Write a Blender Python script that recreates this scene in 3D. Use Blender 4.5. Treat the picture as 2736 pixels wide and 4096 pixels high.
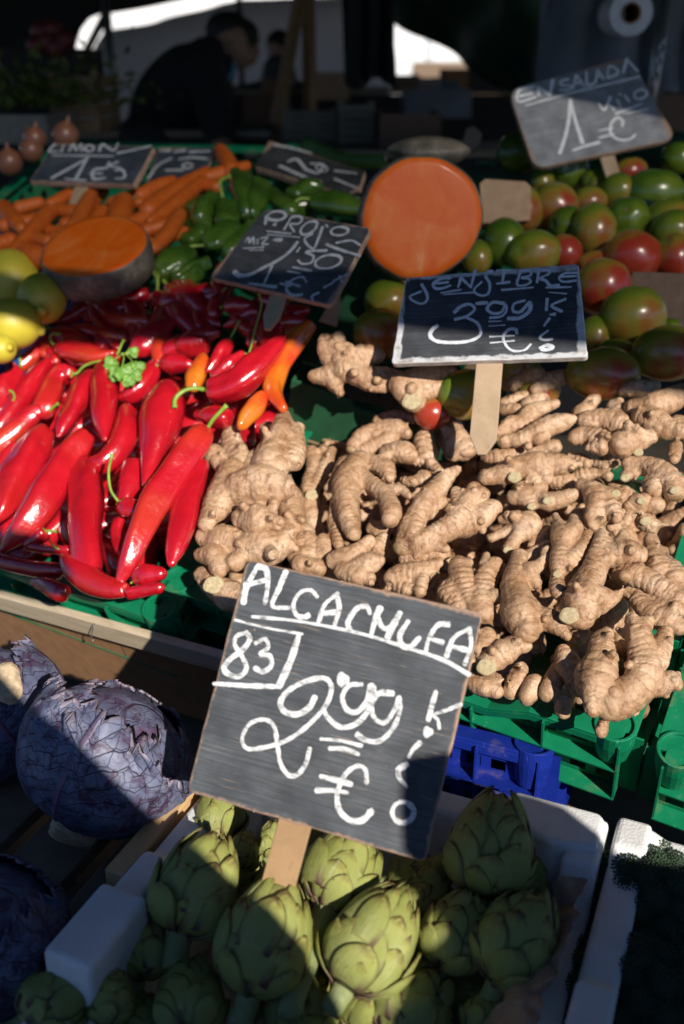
import bpy, bmesh, math, random
import numpy as np
from mathutils import Vector, Matrix
for o in list(bpy.data.objects): bpy.data.objects.remove(o)
SC = bpy.context.scene; COL = SC.collection
rng = np.random.default_rng(7); random.seed(7)
# ------------------------------------------------------------------ camera, world, sun, exposure
cam = bpy.data.cameras.new('camera'); camo = bpy.data.objects.new('camera', cam); COL.objects.link(camo)
camo.location = (0, 0, 1.5); camo.rotation_euler = (math.radians(66), 0, 0)
cam.sensor_fit = 'VERTICAL'; cam.sensor_height = 36; cam.sensor_width = 24; cam.lens = 35.34
cam.clip_start = .05; cam.clip_end = 400
cam.dof.use_dof = True; cam.dof.focus_distance = 1.10; cam.dof.aperture_fstop = 3.2; cam.dof.aperture_blades = 0
SC.camera = camo
SUN = Vector((.36, -.79, .50)).normalized()          # towards the sun: behind the camera, to the right
el = math.asin(SUN.z); az = math.atan2(SUN.x, SUN.y)
W = bpy.data.worlds.new('World'); SC.world = W; W.use_nodes = True
nt = W.node_tree; sky = nt.nodes.new('ShaderNodeTexSky'); sky.sky_type = 'NISHITA'; sky.sun_disc = False
sky.sun_elevation = el; sky.sun_rotation = az; sky.air_density = 1.0; sky.dust_density = .3; sky.ozone_density = 5.0
bg = nt.nodes['Background']; bg.inputs[1].default_value = .052; tint = nt.nodes.new('ShaderNodeMixRGB'); tint.blend_type = 'MULTIPLY'; tint.inputs[0].default_value = 1; tint.inputs[2].default_value = (.80, .96, 1.28, 1); nt.links.new(sky.outputs[0], tint.inputs[1]); nt.links.new(tint.outputs[0], bg.inputs[0])
sl = bpy.data.lights.new('sun', 'SUN'); sl.energy = 5.0; sl.angle = math.radians(.5); sl.color = (1, .93, .83)
so = bpy.data.objects.new('sun', sl); COL.objects.link(so); so.rotation_euler = SUN.to_track_quat('Z', 'Y').to_euler()
SC.view_settings.view_transform = 'Standard'; SC.view_settings.look = 'None'
SC.view_settings.exposure = 0.38; SC.view_settings.gamma = 1; SC.view_settings.use_curve_mapping = False
SC.render.engine = 'CYCLES'; SC.cycles.max_bounces = 7; SC.cycles.use_denoising = True
# ------------------------------------------------------------------ image ray helpers (used to find where things stand)
F = 4096 * cam.lens / 36; PIT = math.radians(24); CP, SP = math.cos(PIT), math.sin(PIT); C0 = np.array([0, 0, 1.5])
K = 2736 / 1568
def ray(u, v):
    r = (u - 1368) / F; up = (2048 - v) / F
    return np.array([r, CP + up * SP, -SP + up * CP])
def at(u, v, d): return C0 + d * ray(u, v)
def T(x0, y0, s): return lambda p: (x0 + p[0] / s, y0 + p[1] / s)
k1 = lambda p: (p[0] * K, p[1] * K)
def depth_plane(*pts):                                # three (u,v,d) in 1568-wide units -> d(u,v) of that plane, in source px
    M = np.array([[u * K, v * K, 1] for u, v, d in pts]); c = np.linalg.solve(M, np.array([1 / p[2] for p in pts]))
    return lambda u, v: 1 / (c[0] * u + c[1] * v + c[2])
def hitz(u, v, z):
    r = ray(u, v); return C0 + r * (z - 1.5) / r[2]
# display plane of the tilted crates
A = np.array([.88457687, -.46231158, -.06157724]); B = np.array([.45045241, .81263766, .36974676]); N = np.array([-.12089822, -.35480705, .92708984])
O = np.array([-.205, 1.181, .872])
def hitb(u, v, b):
    r = ray(u, v); return C0 + r * (np.dot(O + B * b - C0, B) / np.dot(r, B))
def hit(u, v, h=0.):
    r = ray(u, v); return C0 + r * (np.dot(O + N * h - C0, N) / np.dot(r, N))
def P(a, b, h, o=None): return (O if o is None else o) + a * A + b * B + h * N
# ------------------------------------------------------------------ object helpers
def mesh(name, V, Fc, m, parent=None, smooth=True, attrs=None, loc=None, link=True):
    V = np.asarray(V, float)
    if loc is None: loc = np.array(parent.matrix_world.translation) if parent is not None else V.mean(0)
    me = bpy.data.meshes.new(name); me.from_pydata((V - loc).tolist(), [], [list(map(int, f)) for f in Fc])
    if smooth: me.polygons.foreach_set('use_smooth', [True] * len(me.polygons))
    for k, a in (attrs or {}).items():
        at_ = me.attributes.new(k, 'FLOAT', 'POINT'); at_.data.foreach_set('value', np.asarray(a, np.float32))
    if m is not None: me.materials.append(m)
    me.update()
    o = bpy.data.objects.new(name, me)
    if link: COL.objects.link(o)
    if parent is not None: put(o, parent, loc)
    else: o.location = loc
    return o
ROOTLOC = {}
def put(o, parent, loc):
    base = ROOTLOC.get(parent.name, np.zeros(3)); o.parent = parent; o.location = Vector(np.asarray(loc, float) - base)
    ROOTLOC[o.name] = np.asarray(loc, float)
def thing(name, label, cat, loc, group=None):
    o = bpy.data.objects.new(name, None); COL.objects.link(o); o.location = Vector(loc); o.empty_display_size = .02
    ROOTLOC[o.name] = np.array(loc, float); o['label'] = label; o['category'] = cat
    if group: o['group'] = group
    return o
def part(name, V, Fc, m, parent, smooth=True, attrs=None, label=None):
    o = mesh(name, V, Fc, m, parent, smooth, attrs, loc=ROOTLOC[parent.name])
    if label: o['label'] = label
    return o
def tag(o, label, cat, group=None):
    o['label'] = label; o['category'] = cat
    if group: o['group'] = group
    ROOTLOC[o.name] = np.array(o.location); return o
def struct(o): o['kind'] = 'structure'; return o
def cr(pts, n):
    p = np.asarray(pts, float)
    if len(p) == 2: t = np.linspace(0, 1, n)[:, None]; return p[0] * (1 - t) + p[1] * t
    q = np.vstack([2 * p[0] - p[1], p, 2 * p[-1] - p[-2]]); m = len(p) - 1; out = []
    for x in np.linspace(0, m, n):
        i = min(int(x), m - 1); t = x - i; a, b, c, d = q[i:i + 4]
        out.append(.5 * (2 * b + (c - a) * t + (2 * a - 5 * b + 4 * c - d) * t * t + (3 * b - a - 3 * c + d) * t ** 3))
    return np.array(out)
def frames(Pn):
    Tn = np.gradient(Pn, axis=0); Tn /= np.linalg.norm(Tn, axis=1)[:, None] + 1e-12
    a = np.array([0, 0, 1.]) if abs(Tn[0][2]) < .9 else np.array([1., 0, 0])
    n = np.cross(Tn[0], a); n /= np.linalg.norm(n); Ns = []
    for t in Tn:
        n = n - t * np.dot(n, t); n /= np.linalg.norm(n); Ns.append(n)
    Ns = np.array(Ns); return Tn, Ns, np.cross(Tn, Ns)
def tube(Pn, R, n=12, mod=None):                      # closed tube; mod(theta, t) multiplies the radius
    Pn = np.asarray(Pn, float); R = np.broadcast_to(np.asarray(R, float), (len(Pn),)); _, n1, n2 = frames(Pn)
    th = np.linspace(0, 2 * np.pi, n, endpoint=False); V = []
    for i in range(len(Pn)):
        r = R[i] * (mod(th, i / (len(Pn) - 1)) if mod else 1)
        V.append(Pn[i] + (np.cos(th) * r)[:, None] * n1[i] + (np.sin(th) * r)[:, None] * n2[i])
    V = np.vstack(V + [Pn[:1], Pn[-1:]]); m = len(Pn); Fc = []
    for i in range(m - 1):
        for j in range(n):
            Fc.append((i * n + j, i * n + (j + 1) % n, (i + 1) * n + (j + 1) % n, (i + 1) * n + j))
    for j in range(n):
        Fc.append((m * n, (j + 1) % n, j)); Fc.append((m * n + 1, (m - 1) * n + j, (m - 1) * n + (j + 1) % n))
    return V, Fc
def rounded(Pn, R, k=4):                              # add half-sphere ends to a tube spine
    Pn = np.asarray(Pn, float); R = np.asarray(R, float); t0 = Pn[0] - Pn[1]; t0 /= np.linalg.norm(t0) + 1e-9; t1 = Pn[-1] - Pn[-2]; t1 /= np.linalg.norm(t1) + 1e-9
    a = np.linspace(np.pi / 2 * .97, 0, k, endpoint=False)
    P0 = [Pn[0] + t0 * R[0] * math.sin(x) for x in a]; P1 = [Pn[-1] + t1 * R[-1] * math.sin(x) for x in a[::-1]]
    return np.vstack([P0, Pn, P1]), np.concatenate([R[0] * np.cos(a), R, R[-1] * np.cos(a[::-1])])
class MB:                                             # collects solids for one mesh
    def __init__(s, X=None, o=None): s.V = []; s.F = []; s.n = 0; s.X = X; s.o = o
    def add(s, V, Fc):
        V = np.asarray(V, float)
        if s.X is not None: V = V @ s.X + s.o
        s.V.append(V); s.F += [tuple(i + s.n for i in f) for f in Fc]; s.n += len(V)
    def box(s, x0, x1, y0, y1, z0, z1):
        s.add([(x, y, z) for z in (z0, z1) for y in (y0, y1) for x in (x0, x1)], BOXF)
    def prism(s, poly, y0, y1, ax=1):                 # polygon in the two other axes, extruded along ax
        n = len(poly); V = []
        for y in (y0, y1):
            for a, b in poly: V.append({0: (y, a, b), 1: (a, y, b), 2: (a, b, y)}[ax])
        s.add(V, [tuple(range(n))[::-1], tuple(range(n, 2 * n))] + [(i, (i + 1) % n, n + (i + 1) % n, n + i) for i in range(n)])
    def tube(s, Pn, R, n=10, mod=None): s.add(*tube(Pn, R, n, mod))
    def part(s, name, m, parent, smooth=False, label=None, bevel=0):
        o = part(name, np.vstack(s.V), s.F, m, parent, smooth, label=label)
        if bevel: bev(o, bevel)
        return o
    def obj(s, name, m, smooth=False, bevel=0):
        o = mesh(name, np.vstack(s.V), s.F, m, None, smooth)
        if bevel: bev(o, bevel)
        return o
BOXF = [(0, 2, 3, 1), (4, 5, 7, 6), (0, 1, 5, 4), (2, 6, 7, 3), (0, 4, 6, 2), (1, 3, 7, 5)]
def bev(o, w, seg=2):
    b = o.modifiers.new('bevel', 'BEVEL'); b.width = w; b.segments = seg; b.limit_method = 'ANGLE'
    return o
def grid_shell(G, thick, Nrm=None):                   # (m,n,3) grid -> closed sheet with real thickness
    m, n, _ = G.shape
    du = np.gradient(G, axis=0); dv = np.gradient(G, axis=1); nn = np.cross(du, dv); nn /= np.linalg.norm(nn, axis=2)[..., None] + 1e-9
    V = np.vstack([G.reshape(-1, 3), (G - nn * thick).reshape(-1, 3)]); Fc = []; q = m * n
    for i in range(m - 1):
        for j in range(n - 1):
            a, b, c, d = i * n + j, i * n + j + 1, (i + 1) * n + j + 1, (i + 1) * n + j
            Fc += [(a, d, c, b), (q + a, q + b, q + c, q + d)]
    e = [i * n for i in range(m)]; f = [i * n + n - 1 for i in range(m)]
    for L, fl in ((e, 0), (f, 1), (list(range(n)), 1), ([(m - 1) * n + j for j in range(n)], 0)):
        for a, b in zip(L[:-1], L[1:]): Fc.append((a, b, q + b, q + a) if fl else (b, a, q + a, q + b))
    return V, Fc
def lumps(V, amp, sc, seed=0, k=7):                   # cheap smooth 3-D noise
    r = np.random.default_rng(seed); o = np.zeros(len(V))
    for i in range(k):
        d = r.normal(size=3); d /= np.linalg.norm(d); o += np.sin(V @ d * sc * r.uniform(.6, 1.6) + r.uniform(0, 6.3))
    return o * amp / math.sqrt(k)
# ------------------------------------------------------------------ materials
class M_:
    def __init__(s, name):
        s.m = bpy.data.materials.new(name); s.m.use_nodes = True; s.t = s.m.node_tree; s.b = s.t.nodes['Principled BSDF']
    def n(s, ty, **kw):
        x = s.t.nodes.new('ShaderNode' + ty)
        for k, v in kw.items(): setattr(x, k, v)
        return x
    def l(s, a, b): s.t.links.new(a, b)
    def co(s, k='Object'): return s.n('TexCoord').outputs[k]
    def attr(s, nm, ty='GEOMETRY'):
        a = s.n('Attribute', attribute_name=nm); a.attribute_type = ty; return a.outputs['Fac']
    def map(s, v, sc):
        x = s.n('Mapping'); x.inputs['Scale'].default_value = sc; s.l(v, x.inputs[0]); return x.outputs[0]
    def noise(s, v=None, sc=5, det=4, rough=.55, out=0, dist=0):
        x = s.n('TexNoise'); x.inputs['Scale'].default_value = sc; x.inputs['Detail'].default_value = det; x.inputs['Roughness'].default_value = rough; x.inputs['Distortion'].default_value = dist
        s.l(v if v is not None else s.co(), x.inputs['Vector']); return x.outputs[out]
    def voro(s, v=None, sc=5, feat='F1', out='Distance'):
        x = s.n('TexVoronoi'); x.feature = feat; x.inputs['Scale'].default_value = sc; s.l(v if v is not None else s.co(), x.inputs['Vector']); return x.outputs[out]
    def ramp(s, f, st):
        x = s.n('ValToRGB'); e = x.color_ramp.elements
        while len(e) < len(st): e.new(.5)
        for q, (p, c) in zip(e, st): q.position = p; q.color = (c, c, c, 1) if not isinstance(c, tuple) else (*c, 1)
        s.l(f, x.inputs[0]); return x.outputs[0]
    def mix(s, f, a, b, ty='MIX'):
        x = s.n('MixRGB'); x.blend_type = ty
        for i, v in ((0, f), (1, a), (2, b)):
            if isinstance(v, (int, float)): x.inputs[i].default_value = v if i == 0 else (v, v, v, 1)
            elif isinstance(v, tuple): x.inputs[i].default_value = (*v, 1)
            else: s.l(v, x.inputs[i])
        return x.outputs[0]
    def mth(s, op, a, b=None, c=None):
        x = s.n('Math', operation=op)
        for i, v in enumerate((a, b, c)):
            if v is None: continue
            if isinstance(v, (int, float)): x.inputs[i].default_value = v
            else: s.l(v, x.inputs[i])
        return x.outputs[0]
    def sep(s, v):
        x = s.n('SeparateXYZ'); s.l(v, x.inputs[0]); return x.outputs
    def rnd(s): return s.n('ObjectInfo').outputs['Random']
    def set(s, **kw):
        for k, v in kw.items():
            i = s.b.inputs[k.replace('_', ' ')]
            if isinstance(v, (int, float)): i.default_value = v
            elif isinstance(v, tuple): i.default_value = v if k == 'Subsurface_Radius' else (*v, 1)
            else: s.l(v, i)
        return s
    def bump(s, h, st=.3, dist=.002):
        x = s.n('Bump'); x.inputs['Strength'].default_value = st; x.inputs['Distance'].default_value = dist; s.l(h, x.inputs['Height'])
        if s.b.inputs['Normal'].is_linked: s.l(s.b.inputs['Normal'].links[0].from_socket, x.inputs['Normal'])
        s.l(x.outputs[0], s.b.inputs['Normal']); return s
def plain(name, c, rough=.6, sc=40, var=.25, bump=.15, bd=.001, **kw):
    m = M_(name); n = m.noise(sc=sc, det=5); d = tuple(x * (1 - var) for x in c); l = tuple(min(1, x * (1 + var)) for x in c)
    m.set(Base_Color=m.ramp(n, [(.3, d), (.7, l)]), Roughness=rough, **kw).bump(n, bump, bd); return m.m
def pepper_mat(name, a, b, c2, layer=.6):
    m = M_(name); n = m.noise(sc=14, det=3); col = m.mix(m.ramp(n, [(.35, 0.), (.7, 1.)]), a, b)
    r2 = m.ramp(m.rnd(), [(0., .0), (.55, .0), (1., .8)]); n2 = m.ramp(m.noise(sc=9, det=1), [(.45, 0.), (.62, 1.)])
    col = m.mix(m.mth('MULTIPLY', m.mth('MULTIPLY', r2, n2), .7), col, c2)
    sp = m.ramp(m.noise(sc=160, det=2), [(.70, 0.), (.76, 1.)]); col = m.mix(m.mth('MULTIPLY', sp, .25), col, tuple(x * .5 for x in a))
    m.set(Base_Color=col, Roughness=.27, Coat_Weight=layer, Coat_Roughness=.15, Coat_IOR=1.6, Specular_IOR_Level=.7)
    m.bump(m.noise(sc=34, det=4), .5, .007); m.bump(m.noise(sc=400, det=2), .06, .0006); return m.m
RED = pepper_mat('pepper_red', (.50, .008, .018), (.40, .004, .013), (.58, .07, .012), 1.)
ORG = pepper_mat('pepper_orange', (.62, .05, .012), (.65, .20, .012), (.30, .16, .02))
GRN = pepper_mat('pepper_green', (.032, .085, .009), (.065, .14, .015), (.10, .16, .02))
m = M_('stem_green'); n = m.noise(m.map(m.co(), (1, 1, 1)), 90, 4)
m.set(Base_Color=m.ramp(n, [(.3, (.14, .24, .02)), (.7, (.30, .42, .06))]), Roughness=.45).bump(n, .25, .002); STEM = m.m
# ginger: ring bands follow each finger through the attribute 'ring'
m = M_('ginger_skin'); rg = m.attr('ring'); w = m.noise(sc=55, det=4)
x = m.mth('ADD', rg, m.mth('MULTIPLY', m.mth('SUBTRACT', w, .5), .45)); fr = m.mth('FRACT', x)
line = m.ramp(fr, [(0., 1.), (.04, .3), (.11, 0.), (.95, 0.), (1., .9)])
w2 = m.noise(sc=30, det=5, rough=.65); col = m.ramp(w2, [(.25, (.15, .062, .028)), (.38, (.36, .20, .11)), (.54, (.54, .345, .215)), (.72, (.70, .515, .365))])
flake = m.ramp(m.noise(sc=70, det=6, rough=.7, dist=1.2), [(.52, 0.), (.60, 1.)]); col = m.mix(m.mth('MULTIPLY', flake, .5), col, (.22, .095, .036))
col = m.mix(m.mth('MULTIPLY', m.mth('MULTIPLY', line, m.ramp(m.noise(sc=48, det=3), [(.36, .25), (.6, .95)])), 1.), col, (.15, .065, .03))  # brown ring lines with soil, deepened in the grooves as painted crease shade
vein = m.ramp(m.noise(m.map(m.co(), (1, 1, 1)), 240, 3), [(.35, 0.), (.8, 1.)]); col = m.mix(m.mth('MULTIPLY', vein, .2), col, (.66, .47, .27))
tip = m.attr('tip'); col = m.mix(m.mth('MULTIPLY', m.ramp(tip, [(.55, 0.), (1., 1.)]), .55), col, (.36, .25, .12))
m.set(Base_Color=m.mix(m.ramp(m.rnd(), [(0., 0.), (1., .22)]), col, (.30, .16, .07)), Roughness=m.ramp(w2, [(.3, .24), (.7, .38)]), Specular_IOR_Level=.5)
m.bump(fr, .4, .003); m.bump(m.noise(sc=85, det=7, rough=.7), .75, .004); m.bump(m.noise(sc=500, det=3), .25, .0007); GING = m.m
m = M_('ginger_cut'); n = m.noise(sc=220, det=4); m.set(Base_Color=m.ramp(n, [(.3, (.30, .23, .12)), (.7, (.48, .40, .24))]), Roughness=.7).bump(n, .4, .001); GCUT = m.m
# artichoke bract: 'bv' runs from base to tip, 'bu' across
m = M_('artichoke_bract'); bv = m.attr('bv'); bu = m.attr('bu'); n = m.noise(sc=2.2, det=3)
cx = m.n('CombineXYZ'); m.l(m.mth('MULTIPLY', bu, 18.), cx.inputs[0]); m.l(m.mth('MULTIPLY', bv, 1.6), cx.inputs[1]); m.l(m.mth('MULTIPLY', m.rnd(), 40.), cx.inputs[2]); st = m.noise(cx.outputs[0], 1.4, 4)
col = m.ramp(bv, [(0., (.33, .29, .11)), (.12, (.25, .27, .08)), (.5, (.27, .30, .072)), (.85, (.34, .33, .07)), (1., (.34, .29, .08))])
col = m.mix(m.mth('MULTIPLY', m.ramp(st, [(.3, 0.), (.75, 1.)]), .6), col, (.42, .44, .18)); edg = m.ramp(m.mth('ABSOLUTE', bu), [(.80, 0.), (1., .75)]); col = m.mix(edg, col, (.12, .11, .035))
col = m.mix(m.ramp(m.rnd(), [(0., 0.), (1., .55)]), col, (.24, .27, .06))
e = m.mth('ADD', m.mth('ABSOLUTE', bu), m.mth('MULTIPLY', n, .5)); pur = m.mth('MULTIPLY', m.ramp(bv, [(.0, 1.), (.25, .35), (.45, 0.)]), m.ramp(e, [(.8, 0.), (1.25, 1.)]))
col = m.mix(pur, col, (.10, .035, .045))
br = m.mth('MULTIPLY', m.ramp(bv, [(.74, 0.), (.97, 1.)]), m.ramp(m.noise(m.map(m.co('Generated'), (3, 3, 3)), 1.6, 4), [(.36, 0.), (.56, 1.)])); col = m.mix(br, col, (.10, .045, .018))
sp = m.mth('MULTIPLY', m.ramp(m.noise(m.map(m.co('Generated'), (7, 7, 7)), 1.3, 4, .7), [(.64, 0.), (.70, 1.)]), .75); col = m.mix(sp, col, (.075, .05, .02))
m.set(Base_Color=col, Roughness=.48, Specular_IOR_Level=.4).bump(st, .35, .02); ARTI = m.m
m = M_('artichoke_stem'); n = m.noise(m.map(m.co(), (90, 90, 8)), 1.5, 4); m.set(Base_Color=m.ramp(n, [(.3, (.16, .20, .06)), (.7, (.34, .37, .17))]), Roughness=.55).bump(n, .5, .003); ASTEM = m.m
def tomato_mat():
    m = M_('tomato_skin'); rp = m.attr('ripe', 'OBJECT'); n = m.noise(m.map(m.co(), (1, 1, .7)), 11, 2)
    f = m.mth('ADD', m.mth('MULTIPLY', m.mth('SUBTRACT', n, .5), 2.0), rp)
    col = m.ramp(f, [(.10, (.05, .11, .010)), (.48, (.13, .18, .016)), (.70, (.25, .18, .024)), (.92, (.28, .085, .020)), (1.1, (.32, .035, .016))])
    m.set(Base_Color=col, Roughness=.27, Coat_Weight=.25, Coat_Roughness=.2, Subsurface_Weight=.06, Subsurface_Radius=(.01, .005, .002), Subsurface_Scale=.4)
    m.bump(m.noise(sc=30, det=3), .1, .003); return m.m
TOM = tomato_mat()
def carrot_mat():
    m = M_('carrot_skin'); n = m.noise(m.map(m.co(), (1, 1, 1)), 60, 4); col = m.ramp(n, [(.3, (.46, .075, .006)), (.7, (.58, .13, .014))])
    m.set(Base_Color=m.mix(m.ramp(m.rnd(), [(0., 0.), (1., .5)]), col, (.55, .13, .02)), Roughness=.5).bump(n, .35, .003); return m.m
CARR = carrot_mat()
def plastic(name, c, dirt=(.22, .16, .08)):
    m = M_(name); n = m.noise(sc=22, det=6, rough=.65); col = m.mix(m.ramp(n, [(.3, 0.), (.7, 1.)]), tuple(x * .8 for x in c), c)
    d = m.ramp(m.noise(sc=11, det=7, rough=.7), [(.57, 0.), (.72, .65)]); col = m.mix(d, col, dirt)
    s = m.ramp(m.noise(m.map(m.co(), (300, 300, 30)), 1, 3), [(.66, 0.), (.72, .5)]); col = m.mix(s, col, tuple(min(1, x * 2 + .08) for x in c))
    m.set(Base_Color=col, Roughness=m.ramp(n, [(.3, .3), (.7, .5)]), Specular_IOR_Level=.45).bump(m.noise(sc=120, det=4), .15, .0008); return m.m
PGRN = plastic('crate_plastic_green', (.004, .19, .085)); PBLU = plastic('crate_plastic_blue', (.008, .025, .26)); PDKG = plastic('crate_plastic_dark_green', (.012, .16, .07)); PLB = plastic('crate_plastic_light_blue', (.04, .15, .42))
def wood(name, a, b, sc=(6, 6, 120), rough=.7):
    m = M_(name); g = m.noise(m.map(m.co(), sc), 1.4, 6, .65, dist=.6); f = m.noise(sc=160, det=4)
    col = m.ramp(g, [(.25, a), (.55, b), (.8, tuple(min(1, x * 1.25) for x in b))]); col = m.mix(m.mth('MULTIPLY', m.ramp(f, [(.6, 0.), (.7, 1.)]), .25), col, tuple(x * .5 for x in a))
    m.set(Base_Color=col, Roughness=rough).bump(g, .4, .0012); return m.m
WOODP = wood('pale_wood', (.40, .31, .20), (.56, .46, .32)); WOODB = wood('brown_wood', (.20, .11, .05), (.34, .21, .10)); WOODD = wood('dark_pallet_wood', (.10, .085, .06), (.19, .16, .11)); WOODO = wood('orange_batten_wood', (.45, .27, .12), (.58, .38, .19))
CARDB = plain('brown_cardboard', (.30, .155, .07), .85, 60, .15, .2); CARDT = plain('tan_cardboard', (.38, .25, .15), .85, 60, .15, .25); CARDG = plain('green_printed_cardboard', (.018, .085, .038), .55, 35, .2, .2); CARDD = plain('dark_cardboard', (.12, .075, .05), .85, 60, .2, .2)
STAKE = wood('stake_wood', (.26, .17, .10), (.42, .30, .19)); KRAFT = plain('kraft_paper', (.30, .20, .14), .8, 90, .18, .35, .002)
m = M_('polystyrene'); v = m.voro(sc=330); n = m.noise(sc=25, det=5); m.set(Base_Color=m.mix(m.ramp(n, [(.35, 0.), (.75, .5)]), (.80, .80, .79), (.60, .59, .56)), Roughness=.6, Subsurface_Weight=.1, Subsurface_Radius=(.01, .01, .01), Subsurface_Scale=.3)
m.bump(v, .35, .0012); m.bump(m.noise(sc=60, det=5), .25, .002); STYR = m.m
DARK = plain('dark_cloth', (.012, .012, .014), .9, 60, .3, .2); GREYC = plain('grey_blue_cloth', (.14, .16, .19), .75, 8, .2, .3, .01); WHITEC = plain('white_canvas', (.62, .63, .66), .8, 3, .06, .1); TARPG = plain('green_tarpaulin', (.012, .05, .026), .5, 9, .25, .2, .004)
METAL = plain('galvanised_metal', (.30, .31, .32), .4, 50, .2, .1, Metallic=.8); SKIN = plain('skin', (.30, .17, .11), .5, 60, .1, .1); HAIR = plain('black_hair', (.010, .008, .007), .6, 200, .4, .4); MASK = plain('pale_blue_mask', (.10, .30, .40), .8, 100, .1, .1)
# ------------------------------------------------------------------ ground, far setting
gm = plain('ground_paving', (.09, .09, .09), .9, 3, .25, .3, .01)
struct(mesh('ground', [(-80, -60, 0), (80, -60, 0), (80, 160, 0), (-80, 160, 0)], [(0, 1, 2, 3)], gm, None, False, loc=(0, 0, 0)))
b = MB(); b.box(-2.3, 2.3, .75, 2.6, .60, .63)                # trestle board under the whole display
t = thing('display_table', 'dark wooden trestle table carrying all the crates of the stall', 'table', (0, 1.6, .6))
for i in range(6):
    b = MB(); b.box(-1.6, 1.9, .42 + i * .36, .42 + i * .36 + .34, .555, .585); b.part('plank', WOODD, t, bevel=.003)
for x in (-1.4, 1.6):
    for y in (.6, 2.4): b = MB(); b.box(x - .03, x + .03, y - .03, y + .03, .0, .555); b.part('leg', WOODD, t)
# ------------------------------------------------------------------ plastic crates
def crate(label, mat, o, X, L, Wd, H=.115, ring=.0175, group='plastic produce crates', dip=True, front=True):
    t = thing('plastic_crate', label, 'crate', o, group)
    Xm = np.array(X); mb = lambda: MB(Xm, np.array(o))
    dz = (-.022 if dip is True else dip) if dip else 0
    # rim: raised at the corners, lower along the middle
    def rimside(l):
        c = .105; s = .05
        return [(0, 0), (c, 0), (c + s, dz), (l - c - s, dz), (l - c, 0), (l, 0)]
    b = mb()
    for (l, f) in ((L, 0), (L, 1)):
        pr = rimside(l); y0, y1 = ((-.015, .009) if f == 0 else (Wd - .016, Wd + .012))
        poly = pr + [(x, z - .005) for x, z in pr[::-1]]; b.prism(poly, y0, y1, 1)
        pr2 = [(x, z - .005) for x, z in pr]; yy = -.015 if f == 0 else Wd + .010
        b.prism(pr2 + [(x, z - .012) for x, z in pr2[::-1]], yy, yy + .002, 1)
    for f in (0, 1):
        pr = rimside(Wd); x0, x1 = ((-.012, .016) if f == 0 else (L - .016, L + .012))
        b.prism([(y, z - .0003) for y, z in pr] + [(y, z - .0053) for y, z in pr[::-1]], x0, x1, 0)
    b.part('rim', mat, t, bevel=.0012)
    # walls: inner lattice with slots, outer stiffening ribs and flanges
    def wall(l, place):
        b = mb(); n = max(2, int(round(l / .034)))
        bands = [(-.031, -.024 + .0), (-.058, -.046), (-.088, -.078), (-H, -.106)]
        for z0, z1 in bands: place(b, 0, l, 0, .0022, z0, z1)
        for i in range(n + 1):
            x = i * l / n; w = .006 if i % 2 else .009
            place(b, max(0, x - w), min(l, x + w), .0004, .0018, -H + .001, -.0245)
        k = max(2, int(round(l / .085)))
        for i in range(k + 1):
            x = min(max(i * l / k, .0012), l - .0012); place(b, x - .0011, x + .0011, -.020, .001, -H + .002, (-.006 if i in (0, 1, k - 1, k) else -.029))
        place(b, 0, l, -.020, .0008, -.0565, -.0540); place(b, 0, l, -.021, .0009, -H, -H + .0025)
        for x0, x1 in ((0, .09), (l - .09, l)): place(b, x0 + .002, x1 - .002, .0006, .0016, -.03, -.006)
        return b.part('wall_lattice', mat, t)
    wall(L, lambda b, x0, x1, y0, y1, z0, z1: b.box(x0, x1, y0, y1, z0, z1))
    wall(L, lambda b, x0, x1, y0, y1, z0, z1: b.box(x0, x1, Wd - y1, Wd - y0, z0, z1))
    wall(Wd, lambda b, x0, x1, y0, y1, z0, z1: b.box(y0 - .0005, y1 - .0005, x0, x1, z0, z1))
    wall(Wd, lambda b, x0, x1, y0, y1, z0, z1: b.box(L - y1 + .0005, L - y0 + .0005, x0, x1, z0, z1))
    b = mb(); b.box(0, L, 0, Wd, -H - .003, -H - .0003); b.part('floor', mat, t)
    for cx in (0, L):
        for cy in (0, Wd):
            b = mb(); R0, R1 = .0235, .0195; n = 24; th = np.linspace(0, 2 * np.pi, n, endpoint=False); V = []
            sx = .012 if cx == 0 else -.012; sy = .004 if cy == 0 else -.004
            for r, z in ((R0, .004), (R0, -.018), (R0 * .8, -.05), (R1 * .8, -.05), (R1, -.014), (R1, .004)):
                V += [(cx + sx + r * math.cos(a), cy + sy + r * math.sin(a), z) for a in th]
            Fc = [(q * n + j, q * n + (j + 1) % n, ((q + 1) % 6) * n + (j + 1) % n, ((q + 1) % 6) * n + j) for q in range(6) for j in range(n)]
            b.add(V, Fc); b.add([(cx + sx + R1 * math.cos(a), cy + sy + R1 * math.sin(a), -.012) for a in th] + [(cx + sx, cy + sy, -.0125)], [(j, (j + 1) % n, n) for j in range(n)])
            o_ = b.part('corner_cup', mat, t); bev(o_, .001)
    return t
X0 = [A, B, N]
crate('green plastic crate heaped with ginger, front right of the display', PGRN, P(-.025, -.006, 0), X0, .61, .41)
o_ = P(-.023 - .585, -.056, 0)
crate('green plastic crate full of long red peppers, left of the ginger', PGRN, o_, X0, .61, .42, dip=-.006)
p = hit(1556 * K, 1722 * K, -.004)
crate('green plastic crate at the right edge with its side standing beside the ginger crate', PGRN, p - A * .012 - B * .004, X0, .56, .4)
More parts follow.
